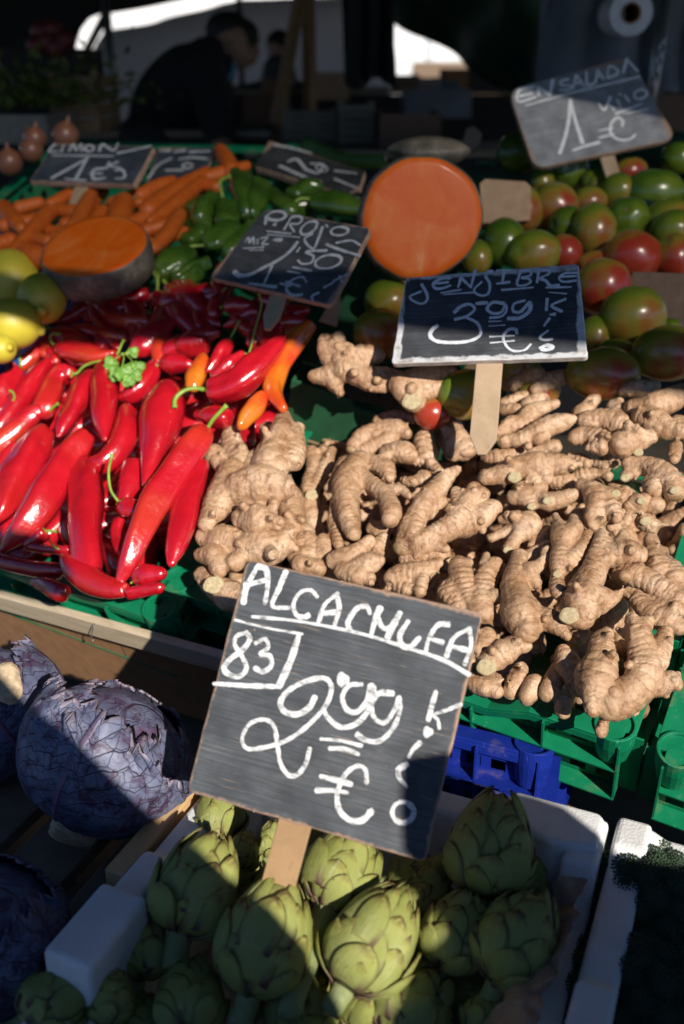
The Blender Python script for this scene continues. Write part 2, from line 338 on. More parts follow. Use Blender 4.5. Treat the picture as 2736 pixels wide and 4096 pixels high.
# crates of the second row and the blue ones
def frame(yaw, tilt):
    c, s = math.cos(math.radians(yaw)), math.sin(math.radians(yaw)); ct, st = math.cos(math.radians(tilt)), math.sin(math.radians(tilt))
    a = np.array([c, s, 0]); b_ = np.array([-s * ct, c * ct, st]); return [a, b_, np.cross(a, b_)]
XB = frame(-23.3, 0); XT = frame(-24, 22)
p = at(1247 * K, 1712 * K, 1.16)
crate('empty blue plastic crate standing under the ginger crate behind the foam box', PBLU, p - XB[0] * .30 - XB[2] * .004, XB, .30, .3, .14, dip=False)
p = at(178 * K, 655 * K, 1.60)
q0, q1 = at(-60 * K, 830 * K, 1.56), at(285 * K, 664 * K, 1.80); a_ = q1 - q0; l_ = np.linalg.norm(a_); a_ /= l_; b_ = np.cross((0, 0, 1), a_); b_ /= np.linalg.norm(b_); b_ = b_ * .97 + np.array([0, 0, .24]); XL = [a_, b_ - a_ * np.dot(a_, b_), np.cross(a_, b_)]
crate('blue plastic crate holding the lemons at the left edge', PLB, q0 - a_ * .02, XL, l_ + .02, .30, .07, dip=False)
crate('green plastic crate of orange carrots behind the lemons', PGRN, at(430 * K, 545 * K, 1.83) - XT[0] * .58 - XT[2] * .035, XT, .6, .42, dip=False)
crate('green plastic crate of green peppers behind the red pepper crate', PDKG, at(330 * K, 668 * K, 1.70) - XT[2] * .05, XT, .5, .42, dip=False)
0 and crate('dark green plastic crate in the back row under the small black price board', PDKG, at(600 * K, 420 * K, 2.25) - XT[2] * .02, XT, .6, .4, dip=False)
# ------------------------------------------------------------------ polystyrene boxes
bx = np.array(XB[0]); by = np.array(XB[1]); BL = np.array([-.108, .963, .80]); BW = .412; BD = .62
def foam_box(label, o, w):
    t = thing('foam_box', label, 'foam box', o, 'white foam boxes'); X = np.array([bx, -by, np.array([0, 0, 1.])]); mb = lambda: MB(X, np.array(o))
    def solid(name, poly, y0, y1, ax):
        b = mb(); b.prism(poly, y0, y1, ax); o_ = b.part(name, STYR, t, smooth=False); bev(o_, .006, 3); return o_
    H = -.17; th = .034
    # local x right, y towards the viewer, z up
    solid('back_wall', [(.03, -.004), (.05, -.014), (w - .12, -.014), (w - .105, .004), (w - .04, .006), (w - .036, -.012), (w - .034, H), (.03, H)], 0, th, 1)
    solid('left_wall', [(0, 0), (.045, 0), (.06, -.014), (.205, -.014), (.218, 0), (.275, 0), (.28, H), (0, H)], 0, th, 0)
    solid('left_wall', [(.277, .012), (.365, .012), (.372, H), (.277, H)], -.004, th + .012, 0)
    solid('left_wall', [(.373, -.030), (BD, -.030), (BD, H), (.373, H)], -.002, th, 0)
    solid('right_wall', [(0, .004), (.07, .003), (.085, -.035), (.20, -.045), (.5, -.045), (BD, -.03), (BD, H), (0, H)], w - th, w, 0)
    solid('corner_block', [(w - .098, .0), (w - .01, .0), (w - .004, .008), (w - .004, .05), (w - .05, .062), (w - .098, .04)], -.16, .010, 2)
    solid('front_wall', [(0, -.01), (w, -.01), (w, H), (0, H)], BD, BD + th, 1)
    b = mb(); b.box(.002, w - .002, .002, BD, H - .03, H); b.part('floor', STYR, t)
    return t
foam_box('white foam box full of artichokes below the large price board', BL, BW)
foam_box('white foam box with broccoli in the right foreground', BL + bx * (BW + .007) + by * .012 + np.array([0, 0, .004]), .42)
# batten beside the foam box
b = MB(np.array([bx, -by, np.array([0, 0, 1.])]), BL + np.array([0, 0, -.012])); b.box(-.028, -.006, -.02, .245, -.085, 0); tag(b.obj('wooden_batten', WOODO, bevel=.002), 'pale orange wooden batten running along the left side of the foam box', 'wood strip')
# plank in front of the pepper crate, with its bent nail; brown card sheet below
p0, p1 = hitb(-60 * K, 1352 * K, -.092), hitb(520 * K, 1512 * K, -.092); ax = p1 - p0; Lp = np.linalg.norm(ax); ax /= Lp; up = N - ax * np.dot(N, ax); up /= np.linalg.norm(up); fw = np.cross(ax, up)
t = thing('wooden_plank', 'weathered wooden plank along the front of the red pepper crate', 'plank', p0)
b = MB(np.array([ax, fw, up]), p0); b.box(-.2, Lp + .05, -.012, .0, -.034, 0); b.part('board', WOODP, t, bevel=.0015)
q = hitb(218 * K, 1432 * K, -.094); b = MB(); b.tube(cr([q + up * .002, q + fw * .004, q - ax * .006 - up * .014 + fw * .010, q - ax * .007 - up * .02 + fw * .011], 10), .0008, 6); b.tube([q - ax * .007 - up * .0205 + fw * .011, q - ax * .0071 - up * .022 + fw * .0112], .0018, 8); b.part('nail', METAL, t, True)
b = MB(np.array([ax, fw, up]), p0); b.box(-.2, Lp + .04, -.022, -.016, -.20, -.036); tag(b.obj('cardboard_sheet', CARDB), 'brown cardboard sheet hanging below the plank behind the cabbages', 'cardboard')
# pallet under the cabbages
t = thing('wooden_pallet', 'dark slatted wooden pallet under the red cabbages', 'pallet', (-.4, .8, .70), None)
Xp = np.array([bx, by, np.array([0, 0, 1.])])
for i in range(6):
    b = MB(Xp, np.array([-.125, .80, .715])); b.box(-.135 - i * .098, -.060 - i * .098, -.55, .16, -.016, 0); b.part('slat', WOODD, t, bevel=.002)
for y in (-.3, -.08, .12): b = MB(Xp, np.array([-.125, .80, .715])); b.box(-.62, -.06, y - .04, y + .04, -.036, -.0165); b.part('crosspiece', WOODD, t)
# ------------------------------------------------------------------ green cardboard tomato boxes
def card_box(label, c00, c10, c01, h, group='printed cardboard boxes', mat=None):
    c00, c10, c01 = map(np.array, (c00, c10, c01)); a = c10 - c00; la = np.linalg.norm(a); a /= la
    b_ = c01 - c00; b_ -= a * np.dot(a, b_); lb = np.linalg.norm(b_); b_ /= lb; n = np.cross(a, b_)
    t = thing('cardboard_box', label, 'box', c00, group); X = np.array([a, b_, n]); mb = lambda: MB(X, c00); mt = mat or CARDG
    b = mb(); b.prism([(0, 0), (la * .30, 0), (la * .33, -.012), (la * .67, -.012), (la * .7, 0), (la, 0), (la, -h), (0, -h)], 0, .005, 1); b.part('front_wall', mt, t)
    b = mb(); b.box(0, la, lb - .005, lb, -h, 0); b.part('back_wall', mt, t)
    b = mb(); b.box(0, .005, .0052, lb - .0052, -h, 0); b.part('side_wall', mt, t); b = mb(); b.box(la - .005, la, .0052, lb - .0052, -h, 0); b.part('side_wall', mt, t)
    b = mb(); b.prism([(.03, .012), (.09, .0), (lb * .32, .0), (lb * .36, -.02), (lb * .52, -.02), (lb * .56, 0), (lb - .09, .0), (lb - .03, .012), (lb - .03, .017), (lb - .09, .006), (lb * .56, .006), (lb * .5, -.014), (lb * .38, -.014), (lb * .32, .006), (.09, .006), (.03, .018)], .004, .055, 0); b.part('flap', mt, t)
    b = mb(); b.box(.0, la, 0, lb, -h - .005, -h); b.part('floor', CARDT, t)
    return t, X, c00
TB = at(668 * K, 872 * K, 1.47); TB1 = at(1120 * K, 1015 * K, 1.43); TB2 = at(1075 * K, 405 * K, 2.0)
card_box('green printed cardboard box under the ginger and the ripening tomatoes', TB, TB1, TB2, .10)
card_box('green printed cardboard box farther back beneath the tilted salad price board', at(1065 * K, 395 * K, 2.02), at(1560 * K, 470 * K, 1.75), at(1185 * K, 262 * K, 2.5), .12)
def card_tab(label, pts, d, th=.006, m=None, back=None):
    V = [at(u * K, v * K, d) for u, v in pts]; n = np.cross(V[1] - V[0], V[2] - V[0]); n /= np.linalg.norm(n)
    if np.dot(n, V[0] - C0) < 0: n = -n
    k = len(V); b = MB(); b.add(V + [x + n * th for x in V], [tuple(range(k)), tuple(range(k, 2 * k))[::-1]] + [(i, k + i, k + (i + 1) % k, (i + 1) % k) for i in range(k)])
    o_ = b.obj('cardboard_tab', m or CARDT, bevel=.001); tag(o_, label, 'cardboard'); return o_
card_tab('tan cardboard corner tab standing between the red peppers and the ginger box', [(730, 735), (752, 700), (768, 662), (778, 668), (783, 700), (772, 748)], 1.49, .01)
card_tab('tan cardboard panel standing up behind the pumpkin slice', [(1104, 512), (1100, 420), (1112, 410), (1205, 416), (1218, 428), (1216, 505)], 1.74, .008)
card_tab('small tan cardboard flap poking up left of the salad board', [(1063, 322), (1070, 295), (1085, 288), (1105, 305), (1100, 335), (1080, 345)], 2.1, .02)
card_tab('dark brown cardboard panel among the tomatoes at the right edge', [(1443, 640), (1452, 622), (1600, 628), (1620, 790), (1490, 760)], 1.56, .008, CARDD)
# ------------------------------------------------------------------ price boards with painted lettering
def board_mat(name, w, h, border=0, base=(.035, .037, .042), wear=.5, rim=.004):
    m = M_(name); s = m.sep(m.co()); g = m.noise(m.map(m.co(), (14, 420, 14)), 1, 5, .7); sm = m.noise(sc=26, det=5)
    col = m.mix(m.ramp(sm, [(.35, 0.), (.75, 1.)]), base, tuple(x * 1.9 + .012 for x in base)); smu = m.ramp(m.noise(m.map(m.co(), (9, 14, 9)), 1, 4, .6, dist=1.2), [(.48, 0.), (.75, .55)]); col = m.mix(m.mth('MULTIPLY', smu, m.ramp(g, [(.3, .2), (.7, 1.)])), col, (.17, .18, .19))
    col = m.mix(m.mth('MULTIPLY', m.ramp(g, [(.40, 1.), (.56, 0.)]), .45), col, tuple(x * .35 for x in base))
    wl = m.mth('MULTIPLY', m.ramp(m.noise(m.map(m.co(), (16, 520, 16)), 1, 3, .6), [(.63, 0.), (.67, 1.)]), m.ramp(m.noise(sc=17, det=4), [(.42, 0.), (.62, wear)]))
    col = m.mix(wl, col, (.40, .29, .21))
    fl = m.ramp(m.noise(sc=95, det=5), [(.70, 0.), (.74, wear)]); col = m.mix(fl, col, (.36, .26, .19))
    ed = m.mth('MINIMUM', m.mth('SUBTRACT', w / 2, m.mth('ABSOLUTE', s[0])), m.mth('SUBTRACT', h / 2, m.mth('ABSOLUTE', s[1])))
    e2 = m.mth('ADD', ed, m.mth('MULTIPLY', m.mth('SUBTRACT', m.noise(sc=70, det=6, rough=.7), .5), .012))
    if border:
        pw = m.ramp(m.noise(m.map(m.co(), (40, 40, 40)), 1.5, 5), [(.33, (.26, .235, .21)), (.52, (.50, .51, .53))]); f = m.n('MapRange'); m.l(e2, f.inputs[0]); f.inputs[1].default_value = border - .001; f.inputs[2].default_value = border + .001; f.inputs[3].default_value = 1; f.inputs[4].default_value = 0
        col = m.mix(f.outputs[0], col, pw)
    f = m.n('MapRange'); m.l(e2, f.inputs[0]); f.inputs[1].default_value = rim * .2; f.inputs[2].default_value = rim; f.inputs[3].default_value = 0 if border else .9; f.inputs[4].default_value = 0
    col = m.mix(f.outputs[0], col, (.33, .215, .15))
    m.set(Base_Color=col, Roughness=.62, Specular_IOR_Level=.35).bump(g, .3, .0007); return m.m
def letter_mat(name, c=(.74, .75, .76), cover=.55):
    m = M_(name); g = m.noise(m.map(m.co(), (40, 620, 40)), 1, 4, .7); n = m.noise(sc=130, det=4)
    f = m.ramp(m.mix(.5, g, n), [(cover - .17, 0.), (cover - .05, 1.)])
    m.set(Base_Color=m.mix(f, (.20, .205, .21), m.mix(m.ramp(n, [(.3, 0.), (.7, 1.)]), tuple(x * .8 for x in c), c)), Roughness=.75).bump(g, .3, .0005); return m.m
LET = letter_mat('chalk_paint'); LETB = letter_mat('chalk_paint_faded', (.50, .52, .55), .52); EDGEW = plain('raw_board_edge', (.36, .235, .165), .8, 120, .3, .5, .002); EDGEP = plain('white_painted_edge', (.66, .65, .63), .7, 90, .25, .4, .002)
def board(label, corners, depths, th, mat_kw, strokes, tr, stake=None, stake_w=.02, wpx=1., rad=.008, edge=None, lmat=None, stake_mat=None, jit=.0015, name='price_board'):
    """corners: BL, BR, TR, TL in 1568-wide units; depths for BL, BR, TL"""
    V = [at(*k1(c), d) for c, d in zip((corners[0], corners[1], corners[3]), depths)]
    ex = V[1] - V[0]; ex /= np.linalg.norm(ex); n = np.cross(ex, V[2] - V[0]); n /= np.linalg.norm(n); ey = np.cross(n, ex)
    onp = lambda u, v: C0 + ray(u, v) * (np.dot(V[0] - C0, n) / np.dot(ray(u, v), n))
    Q = np.array([onp(*k1(c)) for c in corners]); cen = Q.mean(0); q2 = np.stack([(Q - cen) @ ex, (Q - cen) @ ey], 1)
    w = (q2[1:3, 0].mean() - q2[[0, 3], 0].mean()); h = (q2[2:, 1].mean() - q2[:2, 1].mean())
    t = thing(name, label, 'price sign', cen, 'handwritten price boards')
    R = Matrix(np.stack([ex, ey, n], 1).tolist()).to_4x4(); t.rotation_euler = R.to_euler()
    # outline with rounded corners and small nicks
    out = []
    for i in range(4):
        a, b_, c = q2[i - 1], q2[i], q2[(i + 1) % 4]; d0 = (a - b_) / np.linalg.norm(a - b_); d1 = (c - b_) / np.linalg.norm(c - b_)
        for s_ in np.linspace(0, 1, 5): out.append(b_ + d0 * rad * (1 - s_) ** 2 + d1 * rad * s_ ** 2)
        L = np.linalg.norm(c - b_)
        for s_ in np.linspace(rad * 1.6, L - rad * 1.6, 14): out.append(b_ + d1 * s_ + np.array([-d1[1], d1[0]]) * rng.uniform(-.2, .5) * jit)
    out = np.array(out); k = len(out); inn = out * (1 - .0012 / np.linalg.norm(out, axis=1))[:, None]
    Vb = np.vstack([np.c_[inn, np.zeros(k)], np.c_[out, np.full(k, -.0012)], np.c_[out, np.full(k, -th)]])
    def loc(nm, V, Fc, m, sm=False):
        me = bpy.data.meshes.new(nm); me.from_pydata(np.asarray(V).tolist(), [], [list(map(int, f)) for f in Fc]); o = bpy.data.objects.new(nm, me); COL.objects.link(o); o.parent = t
        for mm in (m if isinstance(m, list) else [m]): me.materials.append(mm)
        if sm: me.polygons.foreach_set('use_smooth', [True] * len(me.polygons))
        return o
    Fb = [tuple(range(k))] + [(q * k + i, (q + 1) * k + i, (q + 1) * k + (i + 1) % k, q * k + (i + 1) % k) for q in (0, 1) for i in range(k)] + [tuple(range(2 * k, 3 * k))[::-1]]
    o = loc('panel', Vb, Fb, [board_mat('board_' + str(len(bpy.data.materials)), w, h, **mat_kw), edge or EDGEW])
    for i, pl_ in enumerate(o.data.polygons):
        if i: pl_.material_index = 1
    # lettering: raised brush strokes
    VV, FF, z = [], [], .0004
    for st in strokes:
        wd, pts = st[0], st[1]
        if wd == 'ring':
            cx, cy, rx, ry, wp, rot = pts; pts = [(cx + rx * math.cos(a) * math.cos(rot) - ry * math.sin(a) * math.sin(rot), cy + rx * math.cos(a) * math.sin(rot) + ry * math.sin(a) * math.cos(rot)) for a in np.linspace(-1.2, 5.3, 14)]; wd = wp
        if len(pts) == 1: pts = [(pts[0][0] - wd * .12, pts[0][1]), (pts[0][0] + wd * .12, pts[0][1])]
        p2 = np.array([(onp(*tr(p_)) - cen) for p_ in pts]); p2 = np.stack([p2 @ ex, p2 @ ey], 1)
        a_, b_ = onp(*tr(pts[0])), onp(*tr((pts[0][0] + 10, pts[0][1]))); hw = .92 * wd * wpx * np.linalg.norm(b_ - a_) / 20
        nn = max(6, 6 * len(pts)); c = cr(p2, nn); tg = np.gradient(c, axis=0); tg /= np.linalg.norm(tg, axis=1)[:, None] + 1e-9
        c = np.vstack([c[0] - tg[0] * hw * .8, c[0] - tg[0] * hw * .5, c, c[-1] + tg[-1] * hw * .5, c[-1] + tg[-1] * hw * .8]); tg = np.vstack([tg[:1], tg[:1], tg, tg[-1:], tg[-1:]])
        nr = np.stack([-tg[:, 1], tg[:, 0]], 1); m_ = len(c); wv = hw * (1 + .20 * np.sin(np.linspace(0, 4, m_) + rng.uniform(0, 6)) + rng.normal(0, .08, m_)); wv[[0, -1]] *= .45; wv[[1, -2]] *= .85
        base = len(VV); zz = z + np.linspace(0, .00025, m_)
        for i in range(m_):
            for s_ in (1, .5, -.5, -1):
                x = c[i] + nr[i] * wv[i] * s_; VV.append((x[0], x[1], zz[i] - (.0003 if abs(s_) == 1 else 0)))
        for i in range(m_ - 1):
            for j in range(3): FF.append((base + i * 4 + j, base + (i + 1) * 4 + j, base + (i + 1) * 4 + j + 1, base + i * 4 + j + 1))
        z += .00003
    if FF: loc('lettering', VV, FF, lmat or LET)
    if stake:                                         # stake: centre-line from the board edge down to the tip
        a_, b_ = [onp(*k1(x)) - cen for x in stake]; a2, b2 = np.array([a_ @ ex, a_ @ ey]), np.array([b_ @ ex, b_ @ ey]); d = b2 - a2; L = np.linalg.norm(d); d /= L; s_ = np.array([-d[1], d[0]])
        a2 = a2 - d * .05; w_ = stake_w / 2; pr = [(a2 + s_ * w_), (b2 - d * .02 + s_ * w_ * 1.05), (b2 + s_ * w_ * .35), (b2 - s_ * w_ * .3), (b2 - d * .024 - s_ * w_ * 1.0), (a2 - s_ * w_)]
        z0, z1 = -th - .0065, -th - .0002; V_ = [(*q_, z1) for q_ in pr] + [(*q_, z0) for q_ in pr]; k = len(pr)
        bev(loc('stake', V_, [tuple(range(k)), tuple(range(k, 2 * k))[::-1]] + [(i, k + i, k + (i + 1) % k, (i + 1) % k) for i in range(k)], stake_mat or STAKE), .001)
    return t
S = T(700, 2100, 1.2062)
ST = [(28, [(395, 205), (345, 300), (330, 375)]), (28, [(400, 200), (440, 215), (447, 290), (435, 375)]), (30, [(340, 290), (430, 268)]), (26, [(535, 225), (500, 310), (470, 390), (550, 400)]),
 (24, [(685, 345), (655, 315), (605, 325), (572, 380), (585, 432), (620, 445), (645, 435)]), (24, [(785, 330), (722, 385), (695, 465)]), (24, [(780, 335), (792, 400), (770, 485)]), (24, [(700, 428), (778, 420)]),
 (24, [(940, 425), (925, 392), (875, 405), (835, 470), (845, 510)]), (30, [(990, 400), (965, 460), (945, 535)]), (30, [(1085, 425), (1050, 490), (1025, 545)]), (30, [(975, 450), (1010, 500), (1060, 480)]),
 (26, [(1125, 465), (1085, 530), (1095, 578), (1135, 588), (1178, 545)]), (26, [(1320, 480), (1270, 482), (1228, 540), (1208, 615)]), (26, [(1225, 545), (1290, 567)]), (26, [(1420, 500), (1345, 545), (1310, 632)]), (26, [(1420, 500), (1428, 580), (1398, 672)]), (26, [(1330, 585), (1415, 605)]),
 (20, [(375, 442), (600, 465), (880, 520), (1100, 585), (1290, 650), (1420, 722)]), (14, [(290, 458), (450, 498), (615, 526)]), (32, [(598, 532), (560, 650), (505, 772)]), (22, [(190, 765), (350, 775), (508, 780)]),
 (24, [(345, 520), (300, 535), (288, 575), (322, 630), (345, 690), (315, 728), (270, 725), (237, 692), (270, 645), (330, 600), (362, 550), (345, 518)]), (22, [(390, 570), (435, 550), (450, 590), (412, 622), (458, 632), (465, 678), (425, 708), (387, 690)]),
 (27, [(675, 830), (648, 880), (590, 913), (530, 900), (510, 850), (560, 790), (650, 748), (725, 740), (755, 785), (728, 870), (640, 968), (540, 1038), (430, 1073), (350, 1078), (325, 1030), (360, 960), (430, 938), (478, 970), (495, 1060), (510, 1150), (548, 1205), (592, 1203), (632, 1150), (650, 1080)]),
 (62, [(812, 745)]), (25, [(900, 768), (840, 775), (808, 830), (830, 890), (880, 900), (928, 845), (945, 775), (960, 805), (940, 880), (880, 955), (800, 975), (740, 930), (722, 900)]),
 (29, [(1050, 812), (985, 812), (950, 865), (962, 930), (1012, 953), (1060, 890), (1080, 830), (1085, 890), (1055, 975), (990, 1040), (920, 1038), (880, 1010)]), (20, [(705, 1032), (800, 1040), (900, 1065)]), (20, [(745, 1078), (820, 1080), (885, 1105)]),
 (29, [(925, 1240), (918, 1180), (880, 1162), (822, 1202), (785, 1285), (792, 1370), (840, 1420), (900, 1425), (950, 1378)]), (26, [(705, 1212), (780, 1230), (850, 1250)]), (24, [(682, 1280), (760, 1280), (830, 1290)]),
 (24, [(1258, 805), (1237, 880), (1222, 940)]), (20, [(1380, 865), (1310, 893), (1248, 915), (1268, 940), (1275, 980)]), (50, [(1222, 998)]), (24, [(1182, 1050), (1150, 1080), (1130, 1115)]), (26, [(1120, 1155), (1078, 1180), (1085, 1222), (1118, 1260)]), ('ring', (1100, 1385, 52, 50, 26, .2))]
board('large black price board reading ALCACHUFA 2\'99 \u20ac Kilo, stuck in the artichokes', [(428, 1815), (975, 1978), (1108, 1405), (565, 1283)], (.907, .867, .927), .007, dict(wear=.75, base=(.046, .052, .060), rim=.003), ST, S, ((670, 1895), (600, 2150)), .030, stake_mat=WOODB)
J = T(1500, 1020, 1.7422)
ST = [(20, [(330, 160), (380, 160)]), (20, [(325, 205), (357, 260), (365, 308), (330, 340), (270, 322), (245, 288), (320, 255)]), (20, [(525, 160), (460, 165), (407, 200), (422, 233), (470, 232), (525, 213)]), (18, [(410, 200), (510, 190)]),
 (22, [(580, 222), (600, 160)]), (22, [(600, 160), (668, 225)]), (22, [(668, 225), (700, 105)]), (20, [(780, 115), (818, 112)]), (20, [(770, 150), (800, 205), (788, 270), (732, 282), (690, 245), (742, 190)]), (18, [(850, 110), (945, 105)]), (20, [(900, 110), (888, 190)]), (18, [(850, 200), (938, 190)]),
 (22, [(1012, 120), (990, 205), (1040, 212), (1085, 190), (1068, 165), (1025, 160)]), (22, [(1025, 160), (1088, 138), (1068, 106), (1010, 115)]), (22, [(1142, 110), (1130, 190)]), (22, [(1140, 110), (1200, 105), (1215, 130), (1150, 165), (1190, 180), (1222, 215), (1280, 212)]), (20, [(1410, 125), (1325, 128), (1282, 160), (1312, 187), (1400, 180)]), (18, [(1290, 152), (1400, 148)]),
 (12, [(460, 265), (600, 243)]), (12, [(480, 276), (690, 262)]), (16, [(885, 245), (1100, 228)]), (16, [(1195, 228), (1365, 225)]), (11, [(1215, 262), (1335, 272)]),
 (26, [(555, 400), (600, 360), (660, 345), (695, 380), (640, 428), (560, 450)]), (26, [(640, 438), (715, 478), (735, 555), (660, 600), (540, 612), (430, 602), (385, 565), (400, 522), (435, 495)]), (26, [(710, 340), (780, 335)]), (24, [(900, 340), (822, 332), (782, 378), (822, 408), (880, 400), (910, 350), (915, 392), (880, 430), (805, 440)]), (26, [(1040, 320), (972, 342), (962, 390), (1010, 400), (1050, 362), (1080, 332), (1078, 390), (1010, 440), (930, 445)]),
 (10, [(795, 465), (880, 463)]), (10, [(795, 498), (905, 490)]), (20, [(990, 550), (980, 520), (932, 522), (895, 570), (912, 630), (962, 670), (1040, 665), (1085, 625)]), (14, [(800, 572), (970, 565)]), (14, [(805, 615), (970, 600)]),
 (26, [(1200, 310), (1195, 385)]), (24, [(1325, 310), (1232, 355), (1300, 395)]), (24, [(1225, 418), (1252, 415)]), (22, [(1215, 445), (1180, 495)]), (18, [(1205, 530), (1150, 575), (1180, 595), (1235, 590)]), (26, [(1150, 650), (1200, 630), (1240, 645), (1200, 662), (1160, 660)])]
board('black price board with white border reading jENjIBRE 3\'99 \u20ac Kilo, above the ginger', [(896, 834), (1348, 818), (1326, 604), (930, 636)], (1.29, 1.225, 1.315), .012, dict(wear=.4, border=.0065, base=(.033, .036, .042)), ST, J, ((1118, 832), (1100, 1035)), .033, edge=EDGEP, rad=.006, lmat=letter_mat('chalk_paint_jenjibre', (.66, .69, .74), .48))
E_ = T(2000, 200, 2.1304)
ST = [(26, [(285, 310), (160, 348), (158, 440), (300, 402)]), (24, [(165, 395), (270, 372)]), (30, [(330, 385), (328, 320)]), (30, [(328, 320), (425, 380)]), (30, [(425, 380), (450, 258)]), (22, [(580, 250), (520, 268), (525, 300), (600, 305), (590, 335), (512, 345)]), (24, [(620, 330), (650, 215)]), (24, [(650, 215), (720, 310)]), (20, [(630, 285), (700, 275)]), (22, [(735, 190), (745, 298), (802, 285)]),
 (22, [(812, 280), (832, 170)]), (22, [(832, 170), (882, 250)]), (20, [(820, 232), (870, 220)]), (22, [(912, 240), (930, 140), (1000, 172), (988, 212), (912, 242)]), (26, [(1050, 190), (1080, 78)]), (26, [(1080, 78), (1172, 182)]), (18, [(215, 475), (600, 370), (1190, 228)]),
 (36, [(600, 430), (590, 560), (560, 720), (508, 880)]), (32, [(600, 430), (640, 600), (702, 795)]), (24, [(620, 858), (730, 820), (845, 788)]), (22, [(840, 460), (890, 512), (940, 400)]), (22, [(930, 470), (970, 512)]), (20, [(1000, 430), (1025, 488)]), (24, [(1020, 380)]), (20, [(1060, 388), (1098, 442)]), ('ring', (1195, 380, 55, 38, 20, -.3)), (18, [(985, 545), (1200, 465)]), (16, [(1060, 545), (1260, 505)]),
 (22, [(1040, 650), (1042, 602), (990, 582), (942, 640), (950, 728), (1030, 770), (1110, 760), (1150, 722)]), (16, [(840, 690), (960, 668)]), (16, [(840, 750), (970, 722)])]
board('worn grey price board reading ENSALADA 1 \u20ac Kilo, tilted behind the tomatoes', [(1225, 388), (1553, 318), (1442, 128), (1166, 205)], (1.80, 1.85, 1.835), .010, dict(wear=.5, base=(.20, .21, .225)), ST, E_, ((1400, 360), (1420, 425)), .028, rad=.028, lmat=letter_mat('chalk_paint_ensalada', (.88, .89, .90), .40))
R_ = T(780, 780, 2.24)
ST = [(26, [(640, 190), (700, 150), (780, 150), (812, 190), (750, 226), (662, 216), (640, 190), (630, 262)]), (34, [(715, 265)]), (24, [(862, 200), (800, 310)]), (24, [(862, 200), (930, 190), (960, 222), (920, 260), (852, 262), (890, 330)]), ('ring', (1020, 295, 85, 45, 24, -.6)), (26, [(1142, 290), (1102, 400), (1062, 480), (1002, 440), (985, 390), (1050, 352)]), (18, [(1175, 270), (1190, 290)]), ('ring', (1295, 325, 78, 38, 26, -.1)),
 (18, [(450, 422), (480, 380), (490, 430), (520, 380), (530, 440)]), (18, [(562, 400), (562, 440)]), (18, [(590, 390), (650, 380), (602, 440), (655, 442)]), (14, [(435, 480), (620, 470)]), (14, [(490, 496), (612, 496)]), (34, [(715, 402), (775, 405)]), (14, [(645, 325), (862, 350)]), (14, [(650, 355), (940, 382)]),
 (40, [(355, 690), (400, 725), (500, 712), (620, 650), (740, 590), (850, 510), (915, 430)]), (30, [(690, 640), (625, 790)]), (28, [(490, 795), (600, 810), (730, 827)]), (22, [(940, 475), (915, 510)]), (26, [(1180, 500), (1000, 510), (1062, 552), (1040, 610), (962, 620), (925, 590)]), ('ring', (1195, 600, 120, 58, 28, -.2)), (22, [(880, 650), (1045, 682)]), (22, [(835, 685), (940, 705)]),
 (26, [(1000, 780), (962, 737), (880, 760), (840, 800), (822, 850), (870, 900), (960, 897)]), (22, [(765, 795), (862, 815)]), (22, [(820, 780), (940, 822)]), (26, [(1180, 445), (1290, 490), (1480, 550)]), (26, [(1270, 432), (1400, 412), (1480, 452)]), (24, [(1160, 832), (1240, 790)]), (24, [(1250, 770), (1380, 712)]), (20, [(1300, 730), (1322, 790)]), (24, [(1110, 880), (1052, 910), (1060, 960)])]
board('black price board reading P.ROJO 1\'50 \u20ac, planted between the red and green peppers', [(478, 636), (758, 702), (852, 522), (606, 478)], (1.50, 1.385, 1.53), .008, dict(wear=.25, base=(.045, .048, .052)), ST, R_, ((627, 680), (605, 745)), .026, rad=.012, lmat=LETB)
L_ = T(0, 550, 1.1462)
ST = [(12, [(250, 30), (225, 62), (262, 65)]), (12, [(292, 35), (280, 66)]), (12, [(318, 62), (335, 30), (350, 60), (370, 30), (376, 62)]), ('ring', (410, 50, 20, 14, 11, 0)), (12, [(455, 62), (470, 32), (520, 60), (540, 30)]), (14, [(540, 72), (600, 60), (690, 40)]), (7, [(240, 82), (520, 86)]), (15, [(402, 95), (340, 130), (238, 186)]), (15, [(400, 95), (345, 196)]), (12, [(300, 190), (392, 198)]), (14, [(480, 142), (430, 150), (430, 190), (482, 186)]), (10, [(410, 166), (470, 166)]), (11, [(500, 115), (490, 142)]), (11, [(542, 112), (502, 130), (552, 140)]), (11, [(530, 152), (562, 150), (572, 184), (532, 190)])]
board('dark price board reading LIMON 1 \u20ac kg, in the back left above the carrots', [(66, 416), (308, 424), (354, 336), (124, 329)], (1.95, 1.86, 2.0), .010, dict(wear=.2, base=(.03, .04, .052)), ST, L_, ((178, 425), (160, 480)), .03, rad=.006, lmat=LETB)
ST = [(12, [(735, 62), (780, 60)]), (12, [(800, 65), (850, 58)]), (12, [(870, 66), (960, 62)]), (12, [(785, 95), (722, 130), (680, 188)]), (10, [(820, 100), (880, 92), (950, 98)]), (10, [(760, 150), (840, 150)]), ('ring', (860, 130, 22, 12, 9, 0))]
board('dark blue-black price board half hidden behind the LIMON board beside the carrots', [(335, 420), (470, 412), (495, 337), (362, 338)], (2.10, 2.07, 2.15), .010, dict(wear=.2, base=(.022, .032, .045)), ST, L_, None, rad=.006, lmat=LETB)
G_ = T(0, 520, 1.0453)
